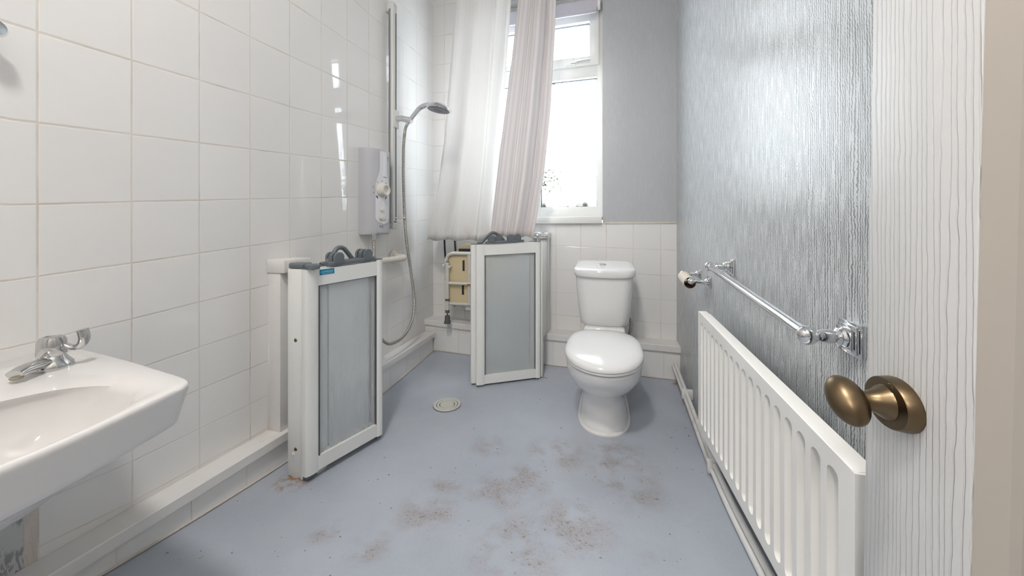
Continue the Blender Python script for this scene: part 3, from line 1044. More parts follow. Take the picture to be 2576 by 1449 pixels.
def oring(k, z, wallfix=True, c=BC):
    r = []
    for p in OUT:
        q_ = c + (p - c) * k
        r.append((max(q_.x, 0.0), q_.y, z(p) if callable(z) else z))
    return r
rim = lambda p: 0.572 - p.x * 0.020
rings = []
rings.append([(max(0.0, 0.10 + (p.x - 0.26) * 0.35), 0.19 + (p.y - 0.19) * 0.30, 0.37) for p in OUT])
rings.append([(max(0.0, 0.12 + (p.x - 0.26) * 0.45), 0.19 + (p.y - 0.19) * 0.42, 0.385) for p in OUT])
rings.append([(max(0.0, 0.20 + (p.x - 0.26) * 0.78), 0.19 + (p.y - 0.19) * 0.78, 0.455) for p in OUT])
rings.append([(max(0.0, 0.255 + (p.x - 0.26) * 0.93), 0.19 + (p.y - 0.19) * 0.90, 0.490) for p in OUT])
rings.append(oring(0.955, lambda p: rim(p) - 0.064))
rings.append(oring(0.962, lambda p: rim(p) - 0.055))
rings.append(oring(0.988, lambda p: rim(p) - 0.022))
rings.append(oring(0.999, lambda p: rim(p) - 0.010))
rings.append(oring(1.0, lambda p: rim(p) - 0.005))
rings.append(oring(0.994, lambda p: rim(p) - 0.0012))
rings.append(oring(0.984, lambda p: rim(p)))
outer = [Vector((q_[0], q_[1])) for q_ in rings[-1]]
inner = [bowl_pt(a, 0.140, 0.228, 0.335) for a in angs]
for f, dz in ((0.5, 0.001), (0.85, -0.001), (1.0, -0.006)):
    rings.append([(o_.x + (i_.x - o_.x) * f, o_.y + (i_.y - o_.y) * f, rim(o_) - (0.002 + 0.008 * min(1, max(0, (0.46 - i_.x) / 0.24))) * f + dz) for o_, i_ in zip(outer, inner)])
for k, z in ((0.985, 0.546), (0.960, 0.528), (0.92, 0.505), (0.84, 0.478), (0.68, 0.452), (0.42, 0.438), (0.15, 0.433), (0.03, 0.432)):
    rings.append([(0.325 + (i_.x - 0.335) * k, 0.19 + (i_.y - 0.19) * k, z) for i_ in inner])
b = MB()
b.loft(rings)
b.build('bowl', M['basin'], basin, sharp=50)
def make_tap(tx, ty, sgn):
    z0 = 0.5665
    b = MB()
    b.lathe([(0.0001, -0.004), (0.027, -0.004), (0.0285, 0.003), (0.027, 0.010), (0.0215, 0.017), (0.0175, 0.024), (0.016, 0.027), (0.0001, 0.027)], (tx, ty, z0), (0, 0, 1), 30)
    dx, dy = 0.036, -0.058 * sgn
    path = crom([(tx, ty, z0 + 0.012), (tx + dx * .35, ty + dy * .35, z0 + 0.017), (tx + dx * .75, ty + dy * .75, z0 + 0.018), (tx + dx, ty + dy, z0 + 0.014)], 6)
    b.tube(path, [0.0125 + 0.001 * math.sin(i * .3) for i in range(len(path))], 16, flat=0.62)
    body = b.build('tap', M['old_chrome'], basin, label='chrome tap with a curved lever')
    b = MB()
    b.lathe([(0.0001, 0.0255), (0.0185, 0.0255), (0.0195, 0.028), (0.0188, 0.052), (0.016, 0.0590), (0.012, 0.0610), (0.0105, 0.0595), (0.0001, 0.0595)], (tx, ty, z0), (0, 0, 1), 12)
    lv = crom([(tx + .010, ty + .010 * sgn, z0 + 0.043), (tx + .022, ty + .019 * sgn, z0 + 0.036), (tx + .031, ty + .025 * sgn, z0 + 0.040), (tx + .034, ty + .028 * sgn, z0 + 0.053), (tx + .032, ty + .026 * sgn, z0 + 0.070)], 6)
    b.tube(lv, [0.0060 + 0.0045 * min(1, 1.4 * i / len(lv)) for i in range(len(lv))], 12, flat=0.7)
    b.build('lever', M['old_chrome'], body)
    b = MB()
    b.lathe([(0.0001, 0.0), (0.0075, -0.001), (0.0085, 0.002), (0.0001, 0.002)], (tx + dx * .94, ty + dy * .94, z0 + 0.006), (0, 0, 1), 14)
    b.build('limescale', M['scale'], body, label='crusty limescale on the spout tip')
make_tap(0.126, 0.422, 1)
make_tap(0.126, -0.042, -1)

# chrome knob on the wall above the basin, cut by the frame
t = thing('wall_hook', 'small round chrome hook on the tiles above the basin', 'hook', (0.0, 0.388, 1.21))
b = MB()
b.lathe([(0.0001, 0.0), (0.016, 0.0), (0.016, 0.003), (0.007, 0.006), (0.006, 0.020), (0.010, 0.024), (0.0165, 0.031), (0.0175, 0.037), (0.014, 0.044), (0.0001, 0.047)], (0.0, 0.386, 1.213), (1, 0, 0), 24)
b.build('hook_knob', M['chrome'], t)

# ------------------------------------------------------------------ electric shower
t = thing('electric_shower', 'pale grey electric shower unit with a round dial on the tiled wall', 'shower unit', (0.0, 1.525, 0.82))
ZB, ZT = 0.815, 1.228
def dprof(z, k=1.0):
    pr = []
    for a in np.linspace(0, math.pi, 33):
        c_, s_ = math.cos(a), math.sin(a)
        pr.append((0.088 * k * abs(s_) ** 0.80, 1.528 - 0.088 * math.copysign(abs(c_) ** 0.88, c_), z))
    return pr
b = MB()
b.loft([[(x * .90 + .001, y, z) for (x, y, z) in dprof(ZB - .004)], dprof(ZB + 0.004), dprof(ZB + 0.02), dprof(ZT - 0.02), dprof(ZT - 0.003), [(x * .97 + .001, y, z) for (x, y, z) in dprof(ZT)]])
b.build('casing', M['shower_grey'], t, sharp=35)
def front_x(y, proud=0.0):
    c_ = max(-1, min(1, (1.528 - y) / 0.088))
    c_ = math.copysign(abs(c_) ** (1 / 0.88), c_)
    return 0.088 * abs(math.sin(math.acos(c_))) ** 0.80 + proud
b = MB()   # white control plate hugging the curved front
ys_ = np.linspace(1.492, 1.566, 15)
rows = []
for z in np.linspace(0.862, 1.218, 41):
    f = min(1.0, max(0.0, (z - 1.045) / 0.09))
    w = 1.0 - 0.42 * f * f * (3 - 2 * f)                       # narrow tongue above the dial
    e_ = min(1.0, (z - 0.862) / 0.040)
    w *= math.sqrt(max(0.02, 1 - (1 - e_) ** 2.6))             # rounded foot
    rows.append([(front_x(1.514 + (y - 1.529) * w * 1.2, 0.0015), 1.514 + (y - 1.529) * w * 1.2, z) for y in ys_])
b.loft(rows, False, False, closed=False)
pl = b.build('control_plate', M['shower_white'], t)
dy, dz = 1.502, 1.028
fx = front_x(dy)
b = MB()
b.lathe([(0.0001, 0.0), (0.034, 0.0), (0.034, 0.006), (0.031, 0.012), (0.0285, 0.030), (0.025, 0.033), (0.018, 0.031), (0.016, 0.024), (0.0001, 0.023)], (fx - .002, dy, dz), (1, -0.1, 0), 36)
b.build('dial', M['knob_cream'], t)
for a in np.linspace(rad(200), rad(-20), 7):
    b = MB()
    yy, zz = dy + 0.042 * math.cos(a), dz + 0.045 * math.sin(a)
    xx = front_x(yy, 0.0022)
    b.box(xx - .001, xx + .0005, yy - .0015, yy + .0015, zz - .003, zz + .003)
    b.build('dial_mark', M['print'], t, smooth=False)
for (yy, mat, s_) in ((dy - 0.026, M['blue'], 1), (dy + 0.026, M['red'], -1)):
    b = MB()
    xx = front_x(yy, 0.002)
    b.tube([(xx, yy - .004 * s_, dz - .030), (xx, yy + .004 * s_, dz - .042)], 0.0026, 8)
    b.build('hot_mark' if s_ < 0 else 'cold_mark', mat, t)
b = MB()
b.lathe([(0.0001, 0.0), (0.012, 0.0), (0.011, 0.006), (0.0001, 0.008)], (front_x(1.503, 0.001), 1.503, 0.932), (1, 0, 0), 8)
b.build('power_switch', M['knob_cream'], t)
b = MB()
b.lathe([(0.0001, 0.0), (0.013, 0.0), (0.0125, 0.005), (0.009, 0.007), (0.0001, 0.0065)], (front_x(1.503, 0.001), 1.503, 0.892), (1, 0, 0), 24, (1.6, 0.95))
b.build('start_button', M['knob_cream'], t)
for (y0, y1, z0, z1) in ((1.487, 1.497, 0.852, 0.854), (1.492, 1.498, 0.845, 0.847), (1.503, 1.507, 0.851, 0.855), (1.503, 1.507, 0.844, 0.848),
                         (1.542, 1.558, 1.195, 1.199), (1.538, 1.552, 1.183, 1.185), (1.510, 1.536, 1.092, 1.095)):
    b = MB()
    ym = (y0 + y1) / 2
    b.box(front_x(ym, -.002), front_x(ym, 0.0022), y0, y1, z0, z1)
    b.build('printed_mark', M['print'], t, smooth=False)
b = MB()
b.lathe([(0.0001, 0.0), (0.012, 0.0), (0.012, 0.012), (0.010, 0.024), (0.0085, 0.030), (0.0001, 0.030)], (0.048, 1.492, 0.814), (0, 0, -1), 20)
b.build('outlet', M['chrome'], t)

# ------------------------------------------------------------------ riser rail, handset and hose
t = thing('shower_riser_rail', 'tall white and chrome riser rail beside the electric shower', 'shower rail', (0.03, 1.675, 0.84))
b = MB()
b.box(0.018, 0.046, 1.655, 1.693, 0.868, 2.02, 0.006, 3)
b.build('rail', M['rail_white'], t)
b = MB()
b.box(0.0445, 0.0475, 1.678, 1.683, 0.885, 2.005)
b.build('groove', M['slot'], t, smooth=False)
b = MB()
b.box(0.019, 0.030, 1.6535, 1.6555, 0.868, 2.02)  # grey strip painting the thin shadow down the rail's near edge
b.build('rail_edge_shade', M['print'], t, smooth=False)
for (z0, z1) in ((0.838, 0.885), (2.01, 2.058)):
    b = MB()
    b.box(0.0005, 0.046, 1.657, 1.694, z0, z1, 0.006, 3)
    b.build('end_bracket', M['rail_white'], t)
b = MB()
b.box(0.030, 0.053, 1.660, 1.702, 1.385, 1.482, 0.005, 2)
sl = b.build('slider', M['rail_white'], t)
b = MB()
b.tube([(0.050, 1.682, 1.434), (0.085, 1.682, 1.434), (0.118, 1.682, 1.424), (0.142, 1.682, 1.418)], [0.016, 0.0165, 0.0175, 0.015], 18)
b.build('holder', M['chrome'], sl)
b = MB()
b.box(0.044, 0.100, 1.676, 1.690, 0.894, 0.903, 0.002)
b.build('hose_guide', M['rail_white'], t)

t = thing('shower_handset', 'chrome hand shower head resting in the riser rail holder', 'shower head', (0.13, 1.682, 1.40))
b = MB()
hp = crom([(0.112, 1.682, 1.395), (0.128, 1.682, 1.418), (0.158, 1.682, 1.450), (0.190, 1.682, 1.480), (0.225, 1.682, 1.492), (0.262, 1.682, 1.488)], 6)
b.tube(hp, [0.0095 + 0.006 * (i / len(hp)) for i in range(len(hp))], 18)
b.build('handle', M['chrome'], t)
b = MB()
hx = Vector((0.300, 1.682, 1.470))
ax = Vector((-0.16, 0.0, -1.0)).normalized()
b.lathe([(0.0001, -0.024), (0.030, -0.022), (0.052, -0.012), (0.064, 0.000), (0.066, 0.006), (0.063, 0.010), (0.0001, 0.010)], hx, ax, 40)
head = b.build('head', M['chrome'], t)
b = MB()
b.lathe([(0.0001, 0.0095), (0.057, 0.0095), (0.055, 0.0125), (0.020, 0.0125), (0.018, 0.0145), (0.0001, 0.0145)], hx, ax, 40)
fc = b.build('spray_face', M['print'], head)
b = MB()
e1 = ax.orthogonal().normalized()
e2 = ax.cross(e1)
for rr, nn in ((0.026, 14), (0.034, 20), (0.042, 26), (0.050, 32), (0.010, 6)):
    for k in range(nn):
        a = 2 * math.pi * k / nn
        c_ = hx + (e1 * math.cos(a) + e2 * math.sin(a)) * rr + ax * 0.0125
        b.lathe([(0.0016, 0), (0.0008, 0.002)], c_, ax, 5)
b.build('nozzles', M['rail_white'], fc, kind='stuff')

def uv_tube(name, pts, r, mat, seg=12):
    b = MB()
    b.tube(pts, r, seg)
    o = b.build(name, mat)
    me = o.data
    lay = me.uv_layers.new(name='along')
    P = np.array([tuple(p) for p in pts])
    cum = np.concatenate([[0], np.cumsum(np.linalg.norm(P[1:] - P[:-1], axis=1))])
    co = np.array([tuple(v.co) for v in me.vertices])
    d2 = ((co[:, None, :] - P[None]) ** 2).sum(-1)
    s_ = cum[d2.argmin(1)]
    for lp in me.loops:
        lay.data[lp.index].uv = (s_[lp.vertex_index], 0)
    return o
hose_pts = crom([(0.113, 1.682, 1.398), (0.100, 1.688, 1.378), (0.087, 1.697, 1.33), (0.080, 1.700, 1.25), (0.082, 1.698, 1.10), (0.092, 1.694, 0.905), (0.085, 1.722, 0.78), (0.080, 1.775, 0.60), (0.080, 1.812, 0.43),
                 (0.080, 1.790, 0.325), (0.082, 1.715, 0.262), (0.085, 1.620, 0.248), (0.085, 1.535, 0.270), (0.070, 1.475, 0.36), (0.050, 1.480, 0.52), (0.048, 1.492, 0.70), (0.048, 1.492, 0.786)], 22)
hs = uv_tube('shower_hose', hose_pts, 0.0078, M['hose'])
tag(hs, 'ribbed chrome shower hose looping from the handset down the tiles', 'hose')

# ------------------------------------------------------------------ grab rail
t = thing('grab_rail', 'ivory plastic grab rail low on the left tiled wall', 'grab rail', (0.0, 1.72, 0.68))
for yy in (1.722, 1.26):
    b = MB()
    b.lathe([(0.0001, 0.0), (0.037, 0.0), (0.037, 0.005), (0.031, 0.012), (0.020, 0.016), (0.0001, 0.016)], (0.0005, yy, 0.685), (1, 0, 0), 30)
    b.build('flange', M['grab'], t)
b = MB()
b.tube(crom([(0.01, 1.722, 0.685), (0.045, 1.722, 0.684), (0.072, 1.715, 0.682), (0.080, 1.695, 0.681), (0.080, 1.660, 0.680)], 6), 0.0175, 18)
b.build('elbow', M['grab'], t)
b = MB()
b.tube(crom([(0.01, 1.26, 0.685), (0.045, 1.26, 0.684), (0.072, 1.267, 0.682), (0.080, 1.287, 0.681), (0.080, 1.320, 0.680)], 6), 0.0175, 18)
b.build('elbow', M['grab'], t)
b = MB()
b.tube([(0.080, 1.675, 0.680), (0.080, 1.30, 0.680)], 0.0158, 18)
b.build('bar', M['grab'], t)

# ------------------------------------------------------------------ fold-up shower seat on the back wall
t = thing('fold_up_shower_seat', 'cream padded fold-up shower seat on a white tube frame, folded against the back wall', 'shower seat', (0.36, 2.19, 0.36))
SX0, SX1, SZ0, SZ1, SY = 0.172, 0.60, 0.372, 0.690, 2.030
def rrect(x0, x1, z0, z1, r, n=8):
    pts = []
    for (cx, cz, a0) in ((x1 - r, z1 - r, 0), (x0 + r, z1 - r, 90), (x0 + r, z0 + r, 180), (x1 - r, z0 + r, 270)):
        rr_ = r if a0 in (0, 90) else r
        for k in range(n + 1):
            a = rad(a0 + 90 * k / n)
            pts.append((cx + rr_ * math.cos(a), cz + rr_ * math.sin(a)))
    return pts
b = MB()
ol = rrect(SX0 - 0.008, SX1 + 0.008, SZ0 - 0.008, SZ1 + 0.008, 0.055)
inn = rrect(SX0 - 0.004, SX1 + 0.004, SZ0 - 0.004, SZ1 + 0.004, 0.052)
b.loft([[(x, SY + 0.012, z) for (x, z) in inn], [(x, SY + 0.016, z) for (x, z) in ol], [(x, SY + 0.030, z) for (x, z) in ol], [(x, SY + 0.034, z) for (x, z) in inn]])
b.build('seat', M['seat_board'], t)
for (x, z0, z1) in ((0.288, 0.578, 0.645), (0.284, 0.430, 0.505), (0.46, 0.578, 0.645), (0.46, 0.430, 0.505)):
    b = MB()
    b.box(x - .007, x + .007, SY + 0.0105, SY + 0.0125, z0, z1, 0.0008)
    b.build('drain_slot', M['slot'], t)
b = MB()
R = 0.0105
top = crom([(SX0 + 0.004, SY, 0.62), (SX0 + 0.004, SY, 0.645), (SX0 + 0.018, SY, 0.674), (SX0 + 0.050, SY, 0.686), (SX0 + 0.09, SY, 0.687)], 6) + [Vector((SX1, SY, 0.687))]
b.tube(top, R, 14)
b.tube([(0.330, SY, 0.687), (0.330, SY, SZ0)], R, 12)
b.tube([(SX0 + .01, SY, SZ0 + .002), (SX1, SY, SZ0 + .002)], R * .9, 12)
b.tube([(0.330, SY, 0.562), (SX1, SY, 0.562)], R, 12)
b.tube([(SX1, SY, 0.687), (SX1, SY, SZ0)], R, 12)
b.build('tube_frame', M['tube'], t)
b = MB()
LX = 0.190
b.tube([(LX, SY - 0.014, 0.635), (LX, SY - 0.014, 0.325)], 0.0115, 14)
b.tube([(LX, SY - 0.012, 0.503), (SX1, SY - 0.012, 0.501)], 0.0095, 12)
b.build('leg_frame', M['tube'], t)
for (r_, h_, z) in ((0.0135, 0.014, 0.392), (0.0135, 0.018, 0.318), (0.012, 0.003, 0.633)):
    b = MB()
    b.lathe([(0.0001, 0), (r_, 0), (r_, h_), (0.0001, h_)], (LX, SY - 0.014, z), (0, 0, 1), 18)
    b.build('collar', M['rubber'], t)
b = MB()
b.tube([(LX, SY - 0.014, 0.32), (LX, SY - 0.014, 0.295)], 0.005, 8)
b.build('foot_stem', M['rusty'], t)
b = MB()
b.lathe([(0.0001, 0), (0.020, 0), (0.0205, 0.010), (0.0165, 0.018), (0.0155, 0.046), (0.012, 0.050), (0.0001, 0.050)], (LX, SY - 0.014, 0.252), (0, 0, 1), 22)
b.build('rubber_foot', M['rubber'], t)
b = MB()   # backrest behind, its rounded top showing over the seat
br = rrect(0.222, 0.62, 0.45, 0.745, 0.06)
bi = rrect(0.230, 0.612, 0.458, 0.737, 0.054)
b.loft([[(x, 2.078, z) for (x, z) in bi], [(x, 2.083, z) for (x, z) in br], [(x, 2.100, z) for (x, z) in br], [(x, 2.105, z) for (x, z) in bi]])
b.build('backrest', M['seat_board'], t)
b = MB()
b.box(0.242, 0.60, 2.066, 2.077, 0.695, 0.716, 0.004)
b.build('backrest_pad', M['navy'], t)
b = MB()   # arm hanging at the side
b.tube([(0.195, 2.125, 0.80), (0.200, 2.125, 0.70), (0.206, 2.125, 0.60)], 0.010, 12)
b.build('arm_tube', M['tube'], t)
for pth in ([(0.128, 2.10, 0.80), (0.134, 2.10, 0.68), (0.146, 2.10, 0.59), (0.156, 2.10, 0.555)], [(0.200, 2.10, 0.80), (0.206, 2.10, 0.71), (0.208, 2.10, 0.66)]):
    b = MB()
    pw = crom(pth, 6)
    b.tube(pw, [0.0095 - 0.005 * max(0, (i / len(pw) - .75)) * 4 for i in range(len(pw))], 10, flat=0.55)
    b.build('arm_pad', M['navy'], t)
b = MB()
b.box(0.185, 0.62, 2.115, 2.128, 0.50, 0.53, 0.003)
b.box(0.22, 0.34, 2.150, BACK_Y - 0.0005, 0.31, 0.365, 0.003)
b.box(0.165, 0.190, 2.045, BACK_Y - 0.0005, 0.50, 0.53, 0.003)
b.box(0.30, 0.33, 2.045, BACK_Y - 0.0005, 0.335, 0.365, 0.003)
b.box(0.55, 0.58, 2.045, BACK_Y - 0.0005, 0.50, 0.53, 0.003)
b.build('wall_bracket', M['alu'], t)
for (x, z, y) in ((0.160, 0.612, SY - .004), (0.208, 0.605, SY - .018), (0.146, 0.525, 2.06), (0.155, 0.358, 2.06), (0.214, 0.350, 2.06), (0.325, 0.335, 2.145), (0.238, 0.330, 2.145)):
    b = MB()
    b.lathe([(0.0001, 0.010), (0.006, 0.009), (0.0085, 0.005), (0.008, 0.0), (0.004, -0.001), (0.004, -0.03), (0.0001, -0.03)], (x, y, z), (0, -1, 0), 14)
    b.build('bolt_cap', M['alu'], t)
b = MB()
b.box(0.325, 0.40, SY - 0.0222, SY - 0.0215, 0.497, 0.504)
b.build('warning_strip', M['red'], t, smooth=False)

# ------------------------------------------------------------------ shower curtains
rail_o = MB()
rail_o.tube([(0.002, 1.985, 2.52), (0.98, 1.985, 2.52), (1.02, 1.985, 2.55), (1.02, 1.985, CEIL_Z)], 0.011, 12)
tag(rail_o.build('curtain_rail', M['alu']), 'white curtain rail high over the shower corner', 'curtain rail')

def curtain(name, top, bot, label, mat, folds, amp, y0, ztop, edges, phase=0.0, nu=120, nv=46):
    """edges(v) gives the left and right X at height fraction v (0 hem, 1 rail)"""
    V, F, U = [], [], []
    for j in range(nv + 1):
        v = j / nv
        xl, xr = edges(v)
        for i in range(nu + 1):
            s = i / nu
            sw = s + 0.035 * math.sin(2 * math.pi * s * 2.3 + phase) * (1 - 0.3 * v)
            w = 2 * math.pi * folds * sw + phase
            y = y0(v) + amp * (0.75 + 0.35 * math.sin(s * 9 + phase)) * (math.sin(w) + 0.16 * math.sin(2.1 * w + 1.0 + v * 1.5)) * (0.8 + 0.35 * (1 - v))
            x = xl + (xr - xl) * s + 0.35 * amp * math.cos(w) * (1 if 0 < s < 1 else 0)
            z = bot + (ztop - bot) * v
            if j == 0:
                z += 0.004 * math.sin(s * 21 + phase)
            V.append((x, y, z))
            U.append((s, v))
    for j in range(nv):
        for i in range(nu):
            a = j * (nu + 1) + i
            F.append([a, a + 1, a + nu + 2, a + nu + 1])
    me = bpy.data.meshes.new(name)
    me.from_pydata(V, [], F)
    lay = me.uv_layers.new(name='cloth')
    for lp in me.loops:
        lay.data[lp.index].uv = U[lp.vertex_index]
    me.materials.append(mat)
    for p in me.polygons:
        p.use_smooth = True
    o = bpy.data.objects.new(name, me)
    C.objects.link(o)
    so = o.modifiers.new('cloth', 'SOLIDIFY')
    so.thickness = 0.0008
    return tag(o, label, 'shower curtain')

def edges_left(v):
    zz = v
    xl = np.interp(v, (0, .05, .16, .35, .6, .82, 1), (.070, .085, .135, .185, .225, .255, .275))
    xr = np.interp(v, (0, .3, .82, 1), (.500, .545, .612, .625))
    return float(xl), float(xr)
def edges_right(v):
    xl = np.interp(v, (0, .3, .6, .82, 1), (.505, .560, .625, .665, .690))
    xr = np.interp(v, (0, .06, .2, .4, .65, .82, 1), (.755, .775, .815, .848, .872, .880, .882))
    return float(xl), float(xr)
curtain('shower_curtain', None, 0.772, 'wide white shower curtain hanging in front of the left half of the window', M['curtain_l'], 3.2, 0.019,
        lambda v: 1.965 + 0.010 * v, 2.50, edges_left, 0.6)
curtain('shower_curtain', None, 0.795, 'narrow rosy grey striped shower curtain gathered and swept diagonally across the window', M['curtain_r'], 2.4, 0.022,
        lambda v: 1.925 + 0.045 * v, 2.50, edges_right, 2.4, 110)

# ------------------------------------------------------------------ toilet
toilet = thing('toilet', 'white close-coupled toilet with a closed lid under the window', 'toilet', (1.13, 1.70, 0.0))
TX = 1.137
def egg(z, hw, yf, yb, ym, n=56, ef=2.0, eb=2.6, cx=TX, tilt=0.0):
    pts = []
    for k in range(n):
        a = 2 * math.pi * k / n
        c_, s_ = math.cos(a), math.sin(a)
        if s_ < 0:
            e, ry = ef, ym - yf
        else:
            e, ry = eb, yb - ym
        x = cx + hw * math.copysign(abs(c_) ** (2 / e), c_)
        y = ym + ry * math.copysign(abs(s_) ** (2 / e), s_)
        pts.append((x, y, z + tilt * (y - 1.5)))
    return pts
# key rows: z, half width, front y, back y, widest y, front exponent
keys = [(0.000, .108, 1.462, 2.02, 1.64, 2.3), (0.012, .105, 1.466, 2.02, 1.64, 2.3), (0.050, .098, 1.480, 2.02, 1.65, 2.25), (0.095, .092, 1.488, 2.02, 1.64, 2.2),
        (0.130, .094, 1.474, 2.02, 1.62, 2.1), (0.165, .107, 1.440, 2.01, 1.59, 2.05), (0.200, .128, 1.398, 1.98, 1.555, 2.0), (0.235, .143, 1.362, 1.94, 1.535, 2.0),
        (0.265, .150, 1.338, 1.90, 1.525, 2.0), (0.298, .153, 1.325, 1.88, 1.52, 2.0)]
rows = crom_rows(keys, 5)
b = MB()
rings = [egg(r[0], r[1], r[2], r[3], r[4], ef=r[5], tilt=0.055 * (r[0] / 0.298)) for r in rows]
z_ = rows[-1][0]
rings.append(egg(z_ + 0.007, .149, 1.330, 1.876, 1.52, tilt=0.055))
rings.append(egg(z_ + 0.009, .140, 1.340, 1.870, 1.52, tilt=0.055))
b.loft(rings)
b.build('pan', M['ceramic'], toilet, sharp=60)
# thin white sealant skirt round the foot
b = MB()
ra = egg(0.002, .112, 1.457, 2.02, 1.64, ef=2.3)
b.loft([[(x, y, floor_z(x, y) - 0.004) for (x, y, z) in ra], [(x, y, floor_z(x, y) + 0.005) for (x, y, z) in ra],
        [(x, y, floor_z(x, y) + 0.012) for (x, y, z) in egg(0.012, .104, 1.466, 2.02, 1.64, ef=2.3)]], False, False)
b.build('floor_seal', M['trim'], toilet)
# seat ring and lid
sz = 0.3115
b = MB()
b.loft([egg(sz + d_, hw, yf, 1.735, 1.505, eb=3.0, tilt=0.055) for (d_, hw, yf) in ((0.0, .150, 1.322), (0.002, .155, 1.315), (0.010, .156, 1.313), (0.012, .152, 1.318))])
b.build('seat', M['seat'], toilet)
b = MB()
lid = []
for (d_, k) in ((0.0128, 0.985), (0.0145, 1.0), (0.020, 1.004), (0.0265, 0.996), (0.0320, 0.972), (0.0370, 0.92), (0.0420, 0.80), (0.0455, 0.60), (0.0475, 0.35), (0.0482, 0.08)):
    lid.append(egg(sz + d_, .157 * k, 1.505 - (1.505 - 1.310) * k, 1.505 + (1.738 - 1.505) * k, 1.505, eb=3.0, tilt=0.055))
b.loft(lid)
b.build('lid', M['seat'], toilet, sharp=50)
for sx in (-1, 1):
    b = MB()
    b.tube([(TX + sx * .050, 1.748, sz + .024), (TX + sx * .095, 1.748, sz + .024)], 0.0115, 14)
    b.build('hinge', M['seat'], toilet)
# cistern
def cring(z, x0, x1, y0, y1, r, bow, n=9):
    """rounded rectangle with a bowed front"""
    pts = []
    for (cx, cy, a0) in ((x1 - r, y1 - .02, 0), (x0 + r, y1 - .02, 90), (x0 + r, y0 + r, 180), (x1 - r, y0 + r, 270)):
        q_ = .02 if a0 in (0, 90) else r
        ccx = (x1 - q_) if a0 in (0, 270) else (x0 + q_)
        for k in range(n + 1):
            a = rad(a0 + 90 * k / n)
            x, y = ccx + q_ * math.cos(a), (y1 - q_ if a0 in (0, 90) else y0 + q_) + q_ * math.sin(a)
            f = 1 - ((x - TX) / ((x1 - x0) / 2)) ** 2
            if y < (y0 + y1) / 2:
                y -= bow * max(f, 0)
            pts.append((x, y, z))
        if a0 == 180:
            for k in range(1, 12):
                x = x0 + r + (x1 - x0 - 2 * r) * k / 12
                f = 1 - ((x - TX) / ((x1 - x0) / 2)) ** 2
                pts.append((x, y0 - bow * max(f, 0), z))
    return pts
b = MB()
CY1 = 2.066
ck = [(0.345, .108, 1.850, .045, .014), (0.353, .118, 1.840, .045, .016), (0.375, .123, 1.835, .045, .018), (0.45, .131, 1.825, .045, .020), (0.54, .1385, 1.818, .045, .022), (0.600, .142, 1.815, .045, .022)]
b.loft([cring(z, TX - hw - .001, TX + hw - .001, y0, CY1, r, bw) for (z, hw, y0, r, bw) in ck])
b.build('cistern', M['ceramic'], toilet, sharp=50)
def lid_tilt(ring):
    return [(x, y, z + (y - 1.81) * 0.075) for (x, y, z) in ring]
b = MB()
b.loft([lid_tilt(cring(z, TX - hw, TX + hw, y0, CY1 + .002, .05, .026)) for (z, hw, y0) in
        ((0.598, .144, 1.813), (0.599, .149, 1.806), (0.603, .151, 1.803), (0.628, .1515, 1.802), (0.634, .149, 1.806), (0.638, .143, 1.814), (0.6395, .12, 1.84), (0.640, .06, 1.89))])
b.build('cistern_lid', M['ceramic'], toilet, sharp=50)
b = MB()
b.lathe([(0.0001, -0.004), (0.0225, -0.004), (0.0225, 0.003), (0.020, 0.006), (0.0001, 0.0075)], (TX - .012, 1.925, 0.6480), (0, -0.075, 1), 28)
b.build('flush_button', M['chrome'], toilet)
b = MB()
b.box(TX - .10, TX + .10, 1.80, 2.02, 0.285, 0.348, 0.012, 3)
b.build('cistern_neck', M['ceramic'], toilet)
pp_ = crom([(TX + .120, 1.955, 0.385), (TX + .132, 1.955, 0.36), (TX + .136, 1.955, 0.33), (TX + .130, 1.965, 0.29), (TX + .118, 1.985, 0.262)], 8)
hz_ = uv_tube('water_pipe', pp_, 0.008, M['hose'])
attach(hz_, toilet)
b = MB()
b.lathe([(0.0001, 0), (0.011, 0), (0.011, 0.02), (0.0001, 0.02)], (TX + .117, 1.986, 0.238), (0, 0, 1), 8)
b.tube([(TX + .117, 1.986, 0.245), (TX + .117, 2.07, 0.240)], 0.007, 10)
b.build('isolating_valve', M['screw'], toilet)

# ------------------------------------------------------------------ radiator on the right wall
radi = thing('radiator', 'cream white panel radiator low on the silver papered wall', 'radiator', (1.49, 0.93, 0.17))
RY0, RY1, RX = 0.547, 1.335, 1.455
def rxf(p):             # follows the measured top and bottom edges
    f = (p.y - RY0) / (RY1 - RY0)
    zt = 0.523 + (0.553 - 0.523) * f
    zb = 0.212 + (0.150 - 0.212) * f
    return Vector((p.x, p.y, zb + (zt - zb) * p.z))
Hr = 0.37
b = MB(rxf)
